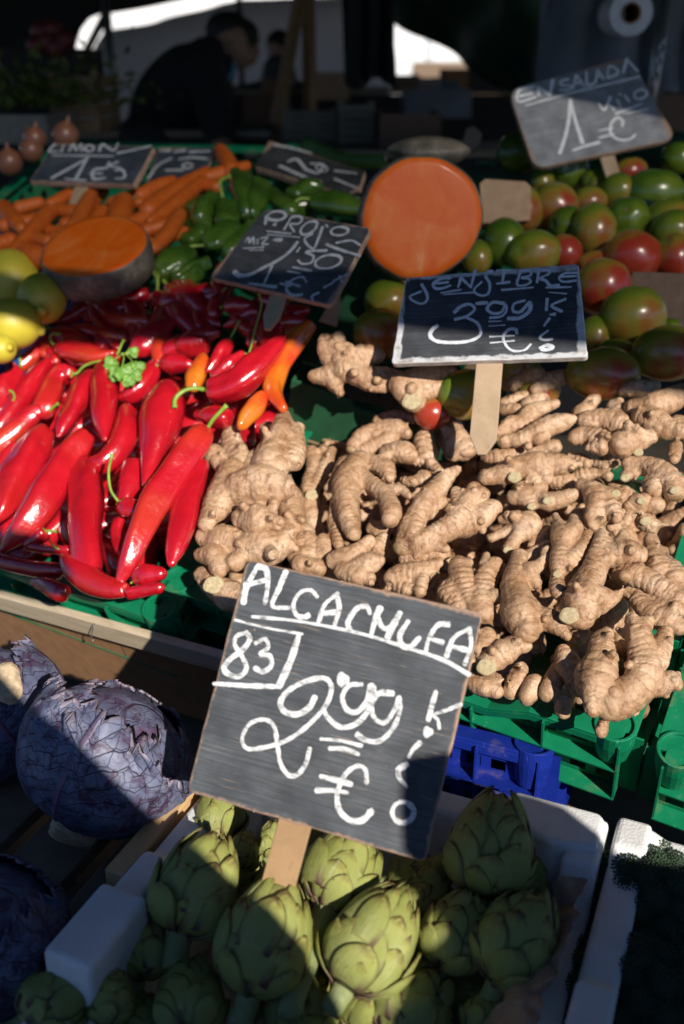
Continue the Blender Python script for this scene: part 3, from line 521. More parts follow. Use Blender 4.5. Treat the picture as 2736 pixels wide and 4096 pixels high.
ST = [(14, [(1205, 132), (1240, 122), (1282, 168)]), (14, [(1170, 150), (1260, 190), (1342, 216)]), (13, [(1300, 140), (1350, 145), (1330, 180), (1290, 170)]), ('ring', (1345, 160, 24, 13, 9, .3)), (14, [(1150, 62), (1230, 78), (1300, 97)]), (10, [(1400, 170), (1490, 182)]), (12, [(1400, 205), (1490, 242)])]
board('small black price board reading 1\'50, leaning above the green peppers', [(583, 382), (818, 456), (838, 392), (617, 322)], (2.02, 1.90, 2.08), .012, dict(wear=.15, base=(.02, .022, .025)), ST, G_, ((700, 425), (670, 470)), .04, rad=.006, lmat=LETB)
# ------------------------------------------------------------------ peppers
RA, RB, RC, C5 = T(0, 1100, 2.24), T(600, 1100, 2.24), T(0, 1700, 2.24), T(0, 1050, 1.2544)
RD, RE, RF, C3, C1 = T(1150, 1600, 1.96), T(1936, 1500, 1.96), T(1936, 700, 1.96), T(1800, 2100, 1.675), T(1150, 1250, .9887)
PD = depth_plane((0, 1320, 1.335), (350, 1385, 1.215), (450, 700, 1.585))
SCALE = lambda tr: abs(tr((1, 0))[0] - tr((0, 0))[0])
def pepper(label, tr, sp, stem=None, lift=0., m=None, DP=None, group='red peppers in the green crate', name='red_pepper', lob=.08, sw=1., cat='pepper', scar=False):
    s = SCALE(tr); DP = DP or PD; r = np.random.default_rng(abs(hash(label)) % 9999 if False else sum(map(ord, label)))
    pts = []
    for i, q in enumerate(sp):
        u, v = tr(q); d = DP(u, v) - (lift[i] if isinstance(lift, (list, tuple)) else lift) * .01; pts.append([*at(u, v, d), 0.94 * q[2] * s * d / F])
    c = cr(pts, 26); Pn, R = c[:, :3], np.maximum(c[:, 3], .002)
    t0 = Pn[0] - Pn[1]; t0 /= np.linalg.norm(t0); r0 = max(R[0], R[2] * .8)
    L = np.r_[0, np.cumsum(np.linalg.norm(np.diff(Pn, axis=0), axis=1))]; keep = L > r0 * .45
    cap = [(-.02, .10), (.10, .32), (.16, .55), (.10, .78), (-.10, .95), (-.3, 1.02)]; capP = [Pn[0] + t0 * r0 * a for a, _ in cap]; capR = [r0 * b_ for _, b_ in cap]
    t1 = Pn[-1] - Pn[-2]; t1 /= np.linalg.norm(t1); re = R[-1]
    Pn = np.vstack([capP, Pn[keep], [Pn[-1] + t1 * re * a for a in (.35, .7, .95, 1.02)]]); R = np.r_[capR, R[keep], [re * .92, re * .66, re * .3, re * .06]]
    ph = r.uniform(0, 6.3, 6); lo = lob * r.uniform(.7, 1.5); nl = r.choice([2, 3, 3, 4])
    mod = lambda th, t: (1 + lo * (1.25 - .8 * t) * (np.cos(nl * th + ph[0] + .9 * t) - .35 * np.abs(np.cos(nl * .5 * th + ph[1]))) + .03 * np.sin(2 * th + ph[2] + 5 * t) + .025 * np.sin(th + ph[3] + 11 * t) + .02 * np.sin(3 * th + 17 * t + ph[4]) + .022 * math.exp(-3 * t) * np.sin(34 * t + 2 * np.cos(2 * th + ph[5])))
    V, Fc = tube(Pn, R, 26, mod)
    V = V + (lumps(V, .0028, 52, int(r.integers(1e6))) [:, None]) * ((V - V.mean(0)) / (np.linalg.norm(V - V.mean(0), axis=1)[:, None] + 1e-9))
    t = thing(name, label, cat, Pn[len(Pn) // 2], group); part('flesh', V, Fc, m or RED, t)
    if stem:
        base = capP[1] - t0 * r0 * .02; l0 = lift[0] if isinstance(lift, (list, tuple)) else lift; dd = DP(*tr(sp[0])) - l0 * .01
        q = [base] + [at(*tr(x), dd - .004 * i) for i, x in enumerate(stem)]; c = cr(q, 16); n = len(c); w = min(.0045, r0 * .17) * sw
        R = w * (1 + .35 * np.exp(-np.arange(n) / 1.2) + .35 * np.exp(-(n - 1 - np.arange(n)) / .8)); V, Fc = tube(c, R, 10, lambda th, t: 1 + .12 * np.cos(5 * th))
        # calyx: a five-pointed collar lying on the shoulder
        k = 20; th = np.linspace(0, 2 * np.pi, k, endpoint=False); a = np.cross(t0, [0.3, .5, .8]); a /= np.linalg.norm(a); b_ = np.cross(t0, a); star = 1 + .28 * np.cos(5 * th + ph[5]); rings = []
        for rr, hh in ((.16, .30), (.30, .20), (.46, .215), (.52, .16)): rings.append(capP[0] + (np.cos(th) * rr * star * r0)[:, None] * a + (np.sin(th) * rr * star * r0)[:, None] * b_ + t0 * r0 * hh)
        Vc = np.vstack(rings); Fk = [(i * k + j, i * k + (j + 1) % k, (i + 1) * k + (j + 1) % k, (i + 1) * k + j) for i in range(3) for j in range(k)]
        st = part('stem', np.vstack([V, Vc]), Fc + [tuple(x + len(V) for x in f) for f in Fk], STEM, t)
    return t
PEP = [
 ('large smooth red pepper with a curled green stem across the top right of the heap', RB, [(540, 1035, 118), (650, 1015, 135), (790, 965, 150), (930, 860, 150), (1050, 730, 118), (1140, 625, 82), (1185, 570, 45)], [(400, 1015), (300, 1040), (225, 1110), (220, 1190)], 3.2, RED),
 ('twisting orange-red pepper against the green cardboard box', RB, [(1440, 440, 62), (1330, 560, 98), (1225, 700, 98), (1150, 860, 88), (1105, 1010, 92), (1130, 1120, 80), (1185, 1210, 55)], None, 0, ORG),
 ('longest red pepper, running diagonally to the front with a short pale stem', C5, [(1015, 850, 62), (985, 905, 80), (925, 985, 88), (845, 1100, 86), (765, 1230, 82), (695, 1370, 74), (645, 1500, 58), (607, 1585, 30)], [(1040, 830), (1075, 780), (1138, 715)], 3.2, RED),
 ('thick red pepper with an orange shoulder pointing straight at the front rim', RC, [(745, 340, 80), (768, 480, 150), (785, 650, 165), (778, 850, 165), (778, 1050, 160), (790, 1200, 148), (815, 1330, 95)], None, 1.2, RED),
 ('broad red pepper leaning left beside the pepper with the orange shoulder', RC, [(800, 70, 105), (710, 170, 140), (600, 310, 155), (450, 560, 180), (330, 760, 178), (220, 900, 140), (110, 1020, 90), (40, 1100, 45)], None, 2.6, RED),
 ('red pepper with two long white highlights, second from the left at the front', RC, [(400, 40, 105), (300, 200, 150), (200, 390, 145), (110, 580, 125), (40, 740, 100), (-30, 850, 55)], None, 1.8, RED),
 ('red pepper with a short green stem, lying left above the double highlighted one', RA, [(375, 1215, 75), (320, 1235, 88), (240, 1295, 97), (130, 1395, 100), (20, 1490, 98), (-80, 1580, 75)], [(430, 1225), (470, 1190), (525, 1150)], 2.4, RED),
 ('red pepper at the left edge with a tall upright stem below the lemons', RA, [(180, 840, 62), (110, 925, 105), (40, 1030, 110), (-40, 1150, 90)], [(185, 790), (165, 680), (120, 570), (75, 515)], 2.0, RED),
 ('slim orange tinged red pepper stretching down the left side', RA, [(450, 765, 55), (350, 880, 88), (240, 1030, 105), (120, 1200, 105), (20, 1330, 88), (-60, 1420, 60)], None, .8, RED),
 ('red pepper at the left edge with a hooked yellow-green stem', RA, [(-30, 1210, 60), (-80, 1280, 90), (-140, 1380, 80)], [(20, 1205), (90, 1150), (130, 1100), (110, 1045), (80, 1040)], 2.6, RED),
 ('red pepper bent at the shoulder with a thick stem reaching right', RA, [(640, 885, 62), (565, 880, 105), (490, 960, 100), (450, 1070, 120), (400, 1190, 115)], [(690, 880), (750, 820), (830, 785), (915, 770)], 1.6, RED),
 ('blunt red pepper lying sideways with wrinkled highlights and a looped stem', RA, [(530, 640, 75), (620, 670, 122), (740, 710, 120), (870, 735, 95), (1000, 705, 42)], [(500, 640), (455, 590), (460, 530), (540, 530)], 1.2, RED),
 ('upright red pepper with the parsley sprig on its shoulder', RA, [(1035, 735, 60), (970, 850, 118), (935, 1000, 145), (930, 1150, 135), (930, 1300, 103), (940, 1460, 30)], [(1060, 690), (1085, 630), (1110, 580)], 2.8, RED),
 ('pointed red pepper left of the one with the parsley', RA, [(820, 880, 58), (745, 1000, 102), (680, 1140, 118), (620, 1270, 105), (555, 1380, 70), (528, 1440, 30)], None, 2.2, RED),
 ('large red pepper half in shade behind the parsley', RA, [(1205, 700, 80), (1290, 640, 122), (1400, 540, 130), (1500, 450, 82), (1550, 410, 40)], [(1190, 690), (1150, 702), (1080, 712)], 1.4, RED),
 ('kidney shaped red pepper below the parsley leaves', RA, [(1390, 780, 55), (1350, 880, 88), (1280, 985, 92), (1180, 1065, 86), (1115, 1085, 48)], None, 1.4, RED),
 ('small red pepper end-on with a thin straight stem pointing at the parsley', RA, [(1455, 800, 70), (1520, 790, 105), (1600, 790, 95), (1680, 800, 60)], [(1440, 808), (1360, 815), (1280, 822)], 1.6, RED),
 ('small orange pepper tip poking up in the middle of the heap', RB, [(485, 715, 42), (455, 800, 82), (405, 910, 88), (385, 980, 68)], None, .6, ORG),
 ('red pepper with a narrow dark stem rising behind the largest one', RB, [(720, 590, 60), (655, 680, 92), (580, 785, 68), (525, 850, 36)], [(725, 560), (765, 480), (805, 405)], 1.2, RED),
 ('red pepper with the very long upright stem under the black board', RB, [(840, 705, 50), (720, 800, 80), (610, 880, 60)], [(890, 690), (950, 460), (1000, 270), (975, 165)], 1.0, RED),
 ('dark red pepper with a dried brown broken end', RB, [(500, 610, 88), (400, 620, 118), (300, 640, 108), (220, 640, 66)], None, .4, RED),
 ('heart shaped red pepper in the centre of the heap', C5, [(835, 640, 85), (820, 740, 128), (790, 860, 106), (757, 985, 62), (732, 1100, 22)], None, 1.2, RED),
 ('dull red pepper with a broken tip beside the long stem in the middle', C5, [(640, 740, 52), (625, 850, 70), (590, 940, 75), (530, 1000, 64), (472, 1012, 44)], None, 1.4, RED),
 ('small red pepper end with a tall thin stem in the centre front', C5, [(605, 1215, 42), (640, 1235, 56), (690, 1240, 48)], [(590, 1195), (555, 1140), (545, 1050), (562, 960)], 2.2, RED),
 ('red pepper lying across the front rim with its blunt tip to the left', RC, [(1130, 1480, 70), (960, 1450, 110), (800, 1385, 122), (680, 1300, 105), (600, 1220, 72), (550, 1168, 28)], None, 3.0, RED),
 ('shaded red pepper along the front rim at the left edge', RC, [(-60, 1200, 80), (150, 1260, 92), (350, 1300, 98), (520, 1310, 85)], None, 1.4, RED),
 ('thin red pepper with a withered stem in the dark gap at the front', RC, [(620, 1115, 45), (540, 1120, 50), (380, 1105, 55), (250, 1080, 56)], [(590, 1120), (500, 1100), (440, 1030)], .4, RED),
 ('small red pepper with a stubby cut green stem near the front left', RC, [(400, 955, 75), (330, 1010, 72), (250, 1060, 50)], [(440, 948), (505, 955)], 1.6, RED),
 ('red pepper showing through the front slats under the rim', RC, [(280, 1400, 45), (400, 1430, 80), (540, 1500, 90)], None, .4, RED),
 ('short red pepper end beside the front corner cup', RC, [(1225, 1372, 58), (1310, 1342, 82), (1430, 1330, 62)], [(1195, 1395), (1170, 1420)], .8, RED),
 ('red pepper tucked behind the front right corner cup', RC, [(1130, 1510, 60), (1280, 1475, 70), (1430, 1455, 60)], None, .8, RED),
 ('thin dark red pepper behind the left side of the longest one', RC, [(1080, 850, 70), (1040, 960, 62), (1080, 1100, 60), (1125, 1200, 28)], None, -.4, RED),
 ('dark red pepper in shade between the longest one and the ginger', C5, [(1010, 1000, 58), (960, 1150, 80), (920, 1300, 80), (880, 1430, 60), (862, 1500, 28)], None, .2, RED),
 ('red pepper mostly hidden behind the heart shaped one', C5, [(690, 1020, 70), (660, 1130, 68), (630, 1200, 48)], None, -.8, RED),
 ('lobed red pepper behind the shoulder of the longest one', RB, [(700, 1290, 88), (560, 1265, 108), (440, 1250, 60)], None, 1.2, RED),
 ('orange-red pepper with a brown split standing by the ginger', RB, [(1010, 1070, 48), (960, 1140, 82), (880, 1250, 90), (825, 1340, 60)], None, 1.0, ORG),
 ('shaded red pepper with dark stem beside the lemons', RA, [(430, 400, 72), (520, 400, 85), (650, 360, 82), (780, 290, 70), (825, 240, 40)], [(390, 410), (280, 410), (165, 405)], .6, RED),
 ('shaded red pepper under the left pumpkin piece', RA, [(1340, 250, 62), (1150, 270, 82), (980, 320, 80), (800, 385, 60)], None, .2, RED),
 ('wrinkled dark red pepper in the shade behind the parsley', RA, [(900, 340, 42), (1000, 390, 72), (1150, 425, 85), (1300, 430, 70)], None, .8, RED),
 ('dark red pepper lying flat above the blunt sideways one', RA, [(670, 465, 42), (800, 500, 72), (960, 540, 75), (1120, 560, 58)], None, .6, RED),
 ('round shouldered red pepper with an upright stem by the green peppers', RB, [(65, 215, 95), (130, 235, 112), (220, 250, 100), (300, 255, 60)], [(62, 170), (68, 90), (65, 0)], 1.0, RED),
 ('red pepper with a long curved highlight in the shaded back', RB, [(610, 160, 50), (450, 240, 72), (320, 310, 62), (240, 345, 32)], None, .8, RED),
 ('red pepper with a bent stem right under the board in the shade', RB, [(615, 225, 58), (590, 280, 70), (580, 350, 55)], [(620, 190), (655, 140), (690, 110)], .8, RED),
 ('red pepper end-on with a dark green calyx in the shaded back', RB, [(690, 285, 78), (790, 275, 92), (900, 285, 62)], [(650, 290), (640, 288)], 1.4, RED),
 ('curved red pepper by the wooden foot of the black board', RB, [(1000, 340, 70), (910, 345, 88), (750, 425, 62), (665, 460, 26)], None, .6, RED),
 ('broad dark red pepper below the wooden foot of the black board', RB, [(1040, 380, 82), (990, 480, 118), (930, 610, 88)], None, .2, RED),
 ('small red pepper with a thin stem right of the wooden foot', RB, [(1240, 370, 66), (1310, 335, 72), (1380, 320, 50)], [(1215, 330), (1170, 240)], 0, RED),
 ('tiny red pepper tip in the dark middle of the back row', RB, [(480, 385, 55), (560, 420, 60), (612, 440, 38)], None, .2, RED),
 ('short dark red pepper beside the tiny tip in the back row', RB, [(380, 345, 66), (390, 440, 68)], None, 0, RED),
 ('red pepper sloping down from the blue lemon crate', RA, [(430, 560, 66), (330, 650, 92), (220, 760, 92), (110, 860, 75)], None, .8, RED),
 ('red pepper at the far left against the blue lemon crate', RA, [(150, 730, 56), (60, 800, 72), (-40, 850, 60)], None, .2, RED),
 ('small shaded red pepper under the blunt sideways one', RA, [(440, 700, 66), (500, 770, 62)], None, 0, RED),
 ('red pepper at the left edge below the orange tinged slim one', RC, [(130, 190, 66), (50, 300, 88), (-40, 430, 78)], None, .8, RED),
 ('thin stalked red pepper hidden left of the withered stem', RA, [(560, 520, 40), (470, 600, 60), (400, 700, 50)], [(540, 500), (400, 480), (280, 440)], .2, RED),
]
for lb, tr, sp, st, lf, mm in PEP:
    mg = [-(tr(q)[1] / K - (1320 + .186 * tr(q)[0] / K)) for q in sp]; l0 = lf - .4; pepper(lb, tr, sp, st, [min(l0, -.2 + (l0 + .2) * min(1, max(0, (g_ - 25) / 110))) for g_ in mg], mm)
for i in range(26):
    u, v = rng.uniform(110, 650), rng.uniform(655, 800); th = rng.uniform(-.6, 3.4); l = rng.uniform(38, 62); w = rng.uniform(24, 34); cx, sx = math.cos(th) * l, math.sin(th) * l
    pepper('slim red pepper lying low between the named ones in the back rows', T(0, 0, 1 / K), [(u - cx, v - sx, w * .7), (u - cx * .3, v - sx * .3 + 3, w), (u + cx * .4, v + sx * .4, w * .85), (u + cx, v + sx, w * .4)], [(u - cx * 1.25, v - sx * 1.25), (u - cx * 1.6, v - sx * 1.5 - 8)] if i % 2 else None, rng.uniform(-.9, .1), RED, group='slim red peppers in the back rows')
# buried peppers of the same crate, seen only through the gaps
for i in range(130):
    a, b_ = rng.uniform(-.54, -.085), rng.uniform(.035, .33) ** (1 if i % 3 else 1.25); c = P(a, b_, -.030 + b_ * .13 + rng.uniform(-.035, .012)); th = rng.uniform(0, 6.3); d = math.cos(th) * A + math.sin(th) * B + .15 * N * rng.normal(); d /= np.linalg.norm(d)
    if i == 0:
        x = np.linspace(0, 1, 12); Pn = np.c_[(x - .5) * .13, np.zeros(12), .008 * np.sin(x * 3)]; V, Fc = tube(*rounded(Pn, .024 * (1 - .55 * x) + .002), 18, lambda th, t: 1 + .06 * np.cos(3 * th)); pb = mesh('red_pepper', V, Fc, RED, None, loc=(0, 0, 0)); o = pb
    else: o = pb.copy(); COL.objects.link(o)
    o.location = Vector(c); o.rotation_euler = Vector(d).to_track_quat('X', 'Z').to_euler(); tag(o, 'red pepper buried beneath the others, seen only through gaps in the heap', 'pepper', 'buried red peppers')
# parsley sprig on the peppers
LEAFM = plain('parsley_green', (.12, .26, .03), .5, 60, .3, .2)
t = thing('parsley_sprig', 'small bright green parsley sprig lying on the red peppers', 'herb sprig', at(*RA((1100, 800)), 1.30))
b = MB(); dz = lambda q, l=3.2: at(*RA(q), PD(*RA(q)) - .01 * l - .032)
for q in ([(1085, 710), (1110, 740), (1090, 830)], [(1110, 700), (1160, 740), (1200, 800)], [(1130, 690), (1190, 660)], [(1080, 720), (1020, 760)]): b.tube(cr([dz(x) for x in q], 8), .0011, 6)
b.part('stalk', STEM, t, True)
def leaf(t, cen, size, rot, fr=None):
    n = 30; th = np.linspace(0, 2 * np.pi, n, endpoint=False); r = size * (.62 + .30 * np.abs(np.cos(1.5 * th + .2)) + .08 * np.cos(9 * th)); ctr = dz(cen, 3.8)
    rr = ray(*RA(cen)); rr /= np.linalg.norm(rr); e1 = np.cross(rr, [0, 0, 1]); e1 /= np.linalg.norm(e1); e2 = np.cross(e1, rr); V = [ctr]; 
    for f_ in (.5, 1): V += list(ctr + (np.cos(th + rot) * r * f_)[:, None] * e1 + (np.sin(th + rot) * r * f_)[:, None] * e2 + rr * (.12 * size * f_ * np.cos(3 * th) + .25 * size * f_)[:, None])
    V = np.array(V); V2 = V + rr * .0005; m_ = len(V); Fc = [(0, 1 + j, 1 + (j + 1) % n) for j in range(n)] + [(1 + j, 1 + n + j, 1 + n + (j + 1) % n, 1 + (j + 1) % n) for j in range(n)]
    Fc = Fc + [tuple(x + m_ for x in f[::-1]) for f in Fc] + [(1 + n + j, 1 + n + (j + 1) % n, 1 + n + (j + 1) % n + m_, 1 + n + j + m_) for j in range(n)]
    part('leaf', np.vstack([V, V2]), Fc, LEAFM, t)
for q in ((1045, 880, .015, 0), (1130, 890, .019, 1), (990, 790, .013, 2), (1240, 825, .012, .5), (1190, 830, .010, 2.5), (1225, 900, .010, 1.2), (1195, 690, .010, 3), (1150, 945, .012, 4.)): leaf(t, q[:2], q[2], q[3])
# ------------------------------------------------------------------ ginger
GD = depth_plane((430, 1335, 1.285), (1385, 1650, 1.065), (720, 955, 1.445))
GJ = []
def tip_seg(P0, R): return P0
def ginger(label, tr, fingers, lift=0., cuts=(), DP=None, group='ginger roots in the green crate', dl=None):
    s = SCALE(tr); DP = DP or GD; r = np.random.default_rng(sum(map(ord, label))); MBs = MB(); axes = []
    for fi, fg in enumerate(fingers):
        ex = dl[fi] if dl else r.uniform(-.25, .35)
        pts = []
        for j, q in enumerate(fg):
            u, v = tr(q); d = DP(u, v) - .01 * (lift * 1.4 - .6 + ex * 1.7) ; rad = 1.02 * q[2] * s * d / F; pts.append([*at(u, v, d), rad])
        if len(pts) == 1: q = list(pts[0]); q[1] -= q[3] * .6; q[2] += q[3] * .3; pts.append(q)
        c = cr(pts, max(8, 5 * len(pts))); c[:, 3] = np.maximum(c[:, 3], .003); Pn, R = rounded(c[:, :3], c[:, 3])
        MBs.tube(Pn, R, 14); axes.append((c[:, :3], c[:, 3]))
        if len(fg) > 1:           # small buds on the flank
            for _ in range(int(r.integers(1, 4))):
                i = int(r.integers(1, len(c) - 1)); d = r.normal(size=3); d -= ray(*tr(fg[1])) * .6; d /= np.linalg.norm(d); rb = c[i, 3] * r.uniform(.26, .46); p0 = c[i, :3] + d * (c[i, 3] - rb * .3); p1 = p0 + d * rb * r.uniform(.5, 1.6)
                MBs.tube(*rounded(np.array([p0, p1]), np.array([rb, rb * .8])), 10); axes.append((np.array([p0, p1]), np.array([rb, rb * .8])))
    V = np.vstack(MBs.V); me = bpy.data.meshes.new('g'); loc = V.mean(0); me.from_pydata((V - loc).tolist(), [], MBs.F); o = bpy.data.objects.new('ginger_tmp', me); COL.objects.link(o)
    md = o.modifiers.new('r', 'REMESH'); md.mode = 'VOXEL'; md.voxel_size = .0018; md2 = o.modifiers.new('s', 'SMOOTH'); md2.factor = .5; md2.iterations = 3
    GJ.append((o, loc, label, group, axes, r, [(tr(c[:2]), c[2] * s, c[3] if len(c) > 3 else None) for c in cuts], DP, lift))
def ginger_bake():
    dg = bpy.context.evaluated_depsgraph_get(); dg.update()
    for o, loc, label, group, axes, r, cuts, DP, lift in GJ:
        me = bpy.data.meshes.new_from_object(o.evaluated_get(dg)); old = o.data; bpy.data.objects.remove(o); bpy.data.meshes.remove(old)
        n = len(me.vertices); V = np.empty(n * 3, np.float32); me.vertices.foreach_get('co', V); V = V.reshape(-1, 3).astype(float) + loc; Nn = np.empty(n * 3, np.float32); me.vertices.foreach_get('normal', Nn); Nn = Nn.reshape(-1, 3)
        best = np.full(n, 1e9); ring = np.zeros(n); tipv = np.zeros(n)
        for Pn, R in axes:
            Lc = np.r_[0, np.cumsum(np.linalg.norm(np.diff(Pn, axis=0), axis=1))]; tot = Lc[-1]; sp_ = max(.004, R.mean() * r.uniform(.52, .85)); ph = r.uniform(0, 50)
            for i in range(len(Pn) - 1):
                a, d = Pn[i], Pn[i + 1] - Pn[i]; l2 = d @ d + 1e-12; t = np.clip((V - a) @ d / l2, 0 if i else -2, 1 if i < len(Pn) - 2 else 3); q = a + t[:, None] * d; tc = np.clip(t, 0, 1)
                rr = R[i] + (R[i + 1] - R[i]) * tc; dist = np.linalg.norm(V - (a + tc[:, None] * d), axis=1) / rr; u = dist < best
                best[u] = dist[u]; sl_ = Lc[i] + t * math.sqrt(l2); ring[u] = (sl_ / sp_ + ph)[u]; tipv[u] = np.clip(np.maximum(-sl_, sl_ - tot) / R[-1], 0, 1)[u]
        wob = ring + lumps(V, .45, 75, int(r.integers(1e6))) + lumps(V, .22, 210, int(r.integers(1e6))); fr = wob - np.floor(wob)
        disp = -(.0008 + lumps(V, .0006, 60, 3)) * np.exp(-(np.minimum(fr, 1 - fr) / .13) ** 2) + .0006 * (fr - .5) + lumps(V, .0023, 105, int(r.integers(1e6))) + lumps(V, .0004, 420, int(r.integers(1e6)))
        V = V + Nn * disp[:, None]
        me.vertices.foreach_set('co', (V - loc).astype(np.float32).ravel()); me.polygons.foreach_set('use_smooth', [True] * len(me.polygons))
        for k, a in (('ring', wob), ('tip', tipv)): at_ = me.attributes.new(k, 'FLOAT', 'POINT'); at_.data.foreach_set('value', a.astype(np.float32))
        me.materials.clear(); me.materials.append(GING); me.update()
        ob = bpy.data.objects.new('ginger_root', me); COL.objects.link(ob); ob.location = Vector(loc); tag(ob, label, 'ginger', group)
        for (uv, rp, _), in [(c,) for c in cuts]:     # pale sawn faces, set a little proud of the skin
            rr = ray(*uv); dm = np.linalg.norm(np.cross(V - C0, rr), axis=1) / np.linalg.norm(rr); near = dm < max(.003, rp * 1.2 / F * .55)
            if not near.any(): continue
            dep = ((V[near] - C0) @ rr) / (rr @ rr); d = dep.min(); R = .82 * rp * d / F; c = C0 + rr * (d - .001); nn = -rr / np.linalg.norm(rr) + np.array([0, -.1, .15]); nn /= np.linalg.norm(nn); e1 = np.cross(nn, [0, .3, 1]); e1 /= np.linalg.norm(e1); e2 = np.cross(nn, e1)
            th = np.linspace(0, 2 * np.pi, 26, endpoint=False); w = 1 + .06 * np.sin(2 * th + 1) + .04 * np.sin(5 * th); VV = []
            for f_, z in ((1.06, -.012), (1.0, -.0004), (.93, .0003), (.5, .0001)): VV += list(c + (np.cos(th) * R * w * f_)[:, None] * e1 + (np.sin(th) * R * w * f_ * .92)[:, None] * e2 + nn * z)
            Fc = [(i * 26 + j, i * 26 + (j + 1) % 26, (i + 1) * 26 + (j + 1) % 26, (i + 1) * 26 + j) for i in range(3) for j in range(26)] + [tuple(range(78, 104))]
            part('cut_face', np.array(VV), Fc, GCUT, ob)
G = ginger
G('big branching ginger root in the middle of the heap with long fingers hanging down', RD, [[(560, 480, 85), (490, 640, 110), (460, 770, 115), (480, 900, 100), (520, 1050, 72)], [(470, 500, 80), (390, 620, 62), (315, 700, 45)], [(460, 700, 100), (390, 850, 75), (370, 980, 60), (410, 1140, 45)], [(590, 600, 65), (690, 680, 78), (775, 770, 85), (800, 880, 85), (795, 930, 70)], [(800, 700, 55), (900, 700, 48), (955, 745, 40)], [(690, 500, 65), (770, 540, 88), (790, 600, 70)], [(740, 480, 50), (812, 420, 34)]], 2.2, (), dl=[.6, 0, -.5, .6, .3, .1, .4])
G('arched ginger root at the top of the heap with a pale sawn knob', RD, [[(530, 370, 70), (640, 260, 78), (760, 225, 76), (890, 235, 72), (930, 250, 55)], [(590, 400, 62), (720, 345, 62), (800, 305, 58), (850, 265, 34)], [(790, 410, 80), (890, 410, 95), (940, 435, 82)], [(690, 280, 40)]], 1.0)
G('ginger finger lying behind the arched root near the red tomato', RD, [[(720, 170, 60), (820, 135, 62), (900, 125, 60), (980, 150, 50)], [(760, 190, 50), (700, 230, 45)]], .2)
G('smooth Y shaped ginger root in the centre with a broad flat base', RD, [[(900, 1150, 80), (965, 1060, 115), (1000, 940, 105), (1080, 820, 108), (1150, 700, 88), (1250, 600, 70), (1340, 545, 38)], [(1100, 850, 100), (1190, 810, 62)], [(960, 1130, 100), (1120, 1120, 110), (1230, 1160, 55)], [(1150, 1070, 95), (1250, 1010, 100), (1335, 930, 108), (1400, 820, 90), (1470, 770, 78), (1530, 740, 55)], [(1340, 850, 70), (1330, 720, 48)], [(1420, 780, 62), (1460, 690, 48)], [(1380, 980, 90), (1500, 920, 90), (1600, 850, 75)]], 1.5, dl=[.4, 0, .2, .3, .5, .5, -.2])
G('ginger root with shiny knuckles just above the corner of the large price board', RD, [[(380, 1260, 85), (480, 1230, 90), (560, 1180, 80), (640, 1110, 58)], [(560, 1310, 80), (640, 1280, 90), (715, 1255, 50)], [(430, 1340, 80), (560, 1380, 82), (640, 1400, 50)]], 1.2)
G('stubby ginger root with upright knobs left above the large price board', RD, [[(70, 1220, 72), (140, 1240, 98), (200, 1180, 80), (160, 1100, 70), (140, 1030, 58)], [(270, 1190, 58), (280, 1090, 48)], [(120, 1290, 90), (240, 1310, 70)], [(90, 1060, 40), (110, 1130, 60)]], .8)
G('small pale ginger piece wedged beside the hanging fingers', RD, [[(620, 1120, 50), (700, 1165, 72), (765, 1080, 48)], [(670, 1000, 55), (740, 1010, 60), (800, 1010, 38)]], .4)
G('ginger root with overlapping lobes bordering the top edge of the large board', RD, [[(930, 1235, 68), (1040, 1235, 80), (1160, 1235, 78), (1235, 1205, 60)], [(830, 1400, 80), (930, 1360, 90), (1060, 1340, 88), (1180, 1285, 60)], [(1060, 1420, 72), (1040, 1500, 60)], [(850, 1440, 60), (940, 1480, 60)]], .8)
G('heart shaped pair of ginger knobs right of the middle of the board edge', C3, [[(70, 270, 66), (80, 380, 80), (120, 490, 75)], [(300, 270, 62), (260, 335, 80), (220, 430, 80), (185, 530, 90), (220, 590, 78)], [(240, 490, 50), (310, 480, 48)], [(130, 225, 24), (120, 260, 40)], [(240, 210, 30), (235, 260, 45)], [(0, 440, 90), (60, 540, 80)]], 1.0)
G('shaded ginger root left between the upright block and the big branching one', RD, [[(200, 400, 66), (190, 540, 62), (180, 700, 72)], [(340, 410, 58), (300, 520, 55), (230, 650, 62)]], -.8)
G('dark ginger stub deep in the gap below the upright block', RD, [[(180, 800, 80), (190, 960, 80)]], -1.4, ((190, 745, 60),))
G('ginger root with two blunt toes left of the stake', RD, [[(1105, 235, 58), (1080, 330, 88), (1095, 440, 90)], [(1060, 480, 45), (1000, 482, 32)], [(1120, 500, 62), (1185, 560, 52)]], .4)
G('greyish ginger root in the shadow of the small black board', RD, [[(1290, 190, 85), (1320, 310, 118), (1380, 390, 88)], [(1240, 300, 60), (1300, 420, 60)]], -.6)
G('little dark ginger nub beside the Y shaped root', RD, [[(920, 630, 34), (1000, 640, 58), (1080, 605, 78), (1140, 600, 42)]], .0)
G('tall upright ginger block resting on the crate edge beside the red peppers', C5, [[(1425, 770, 38), (1410, 860, 78), (1370, 950, 92), (1350, 1040, 92)], [(1500, 830, 36), (1485, 910, 58), (1470, 990, 56)], [(1160, 865, 45), (1175, 930, 55), (1185, 1010, 70)], [(1085, 970, 46), (1130, 1020, 58)], [(1150, 1050, 72), (1125, 1170, 82), (1080, 1245, 68), (1035, 1310, 46)], [(1220, 1130, 100), (1330, 1120, 110), (1430, 1130, 68)], [(1230, 1280, 70), (1300, 1295, 80), (1380, 1310, 52)], [(1200, 1070, 32)], [(1320, 1000, 80), (1260, 1180, 100), (1300, 1260, 80)]], 4.6, dl=[.6, .2, -.2, 0, .5, 1.0, .4, .6, -.8])
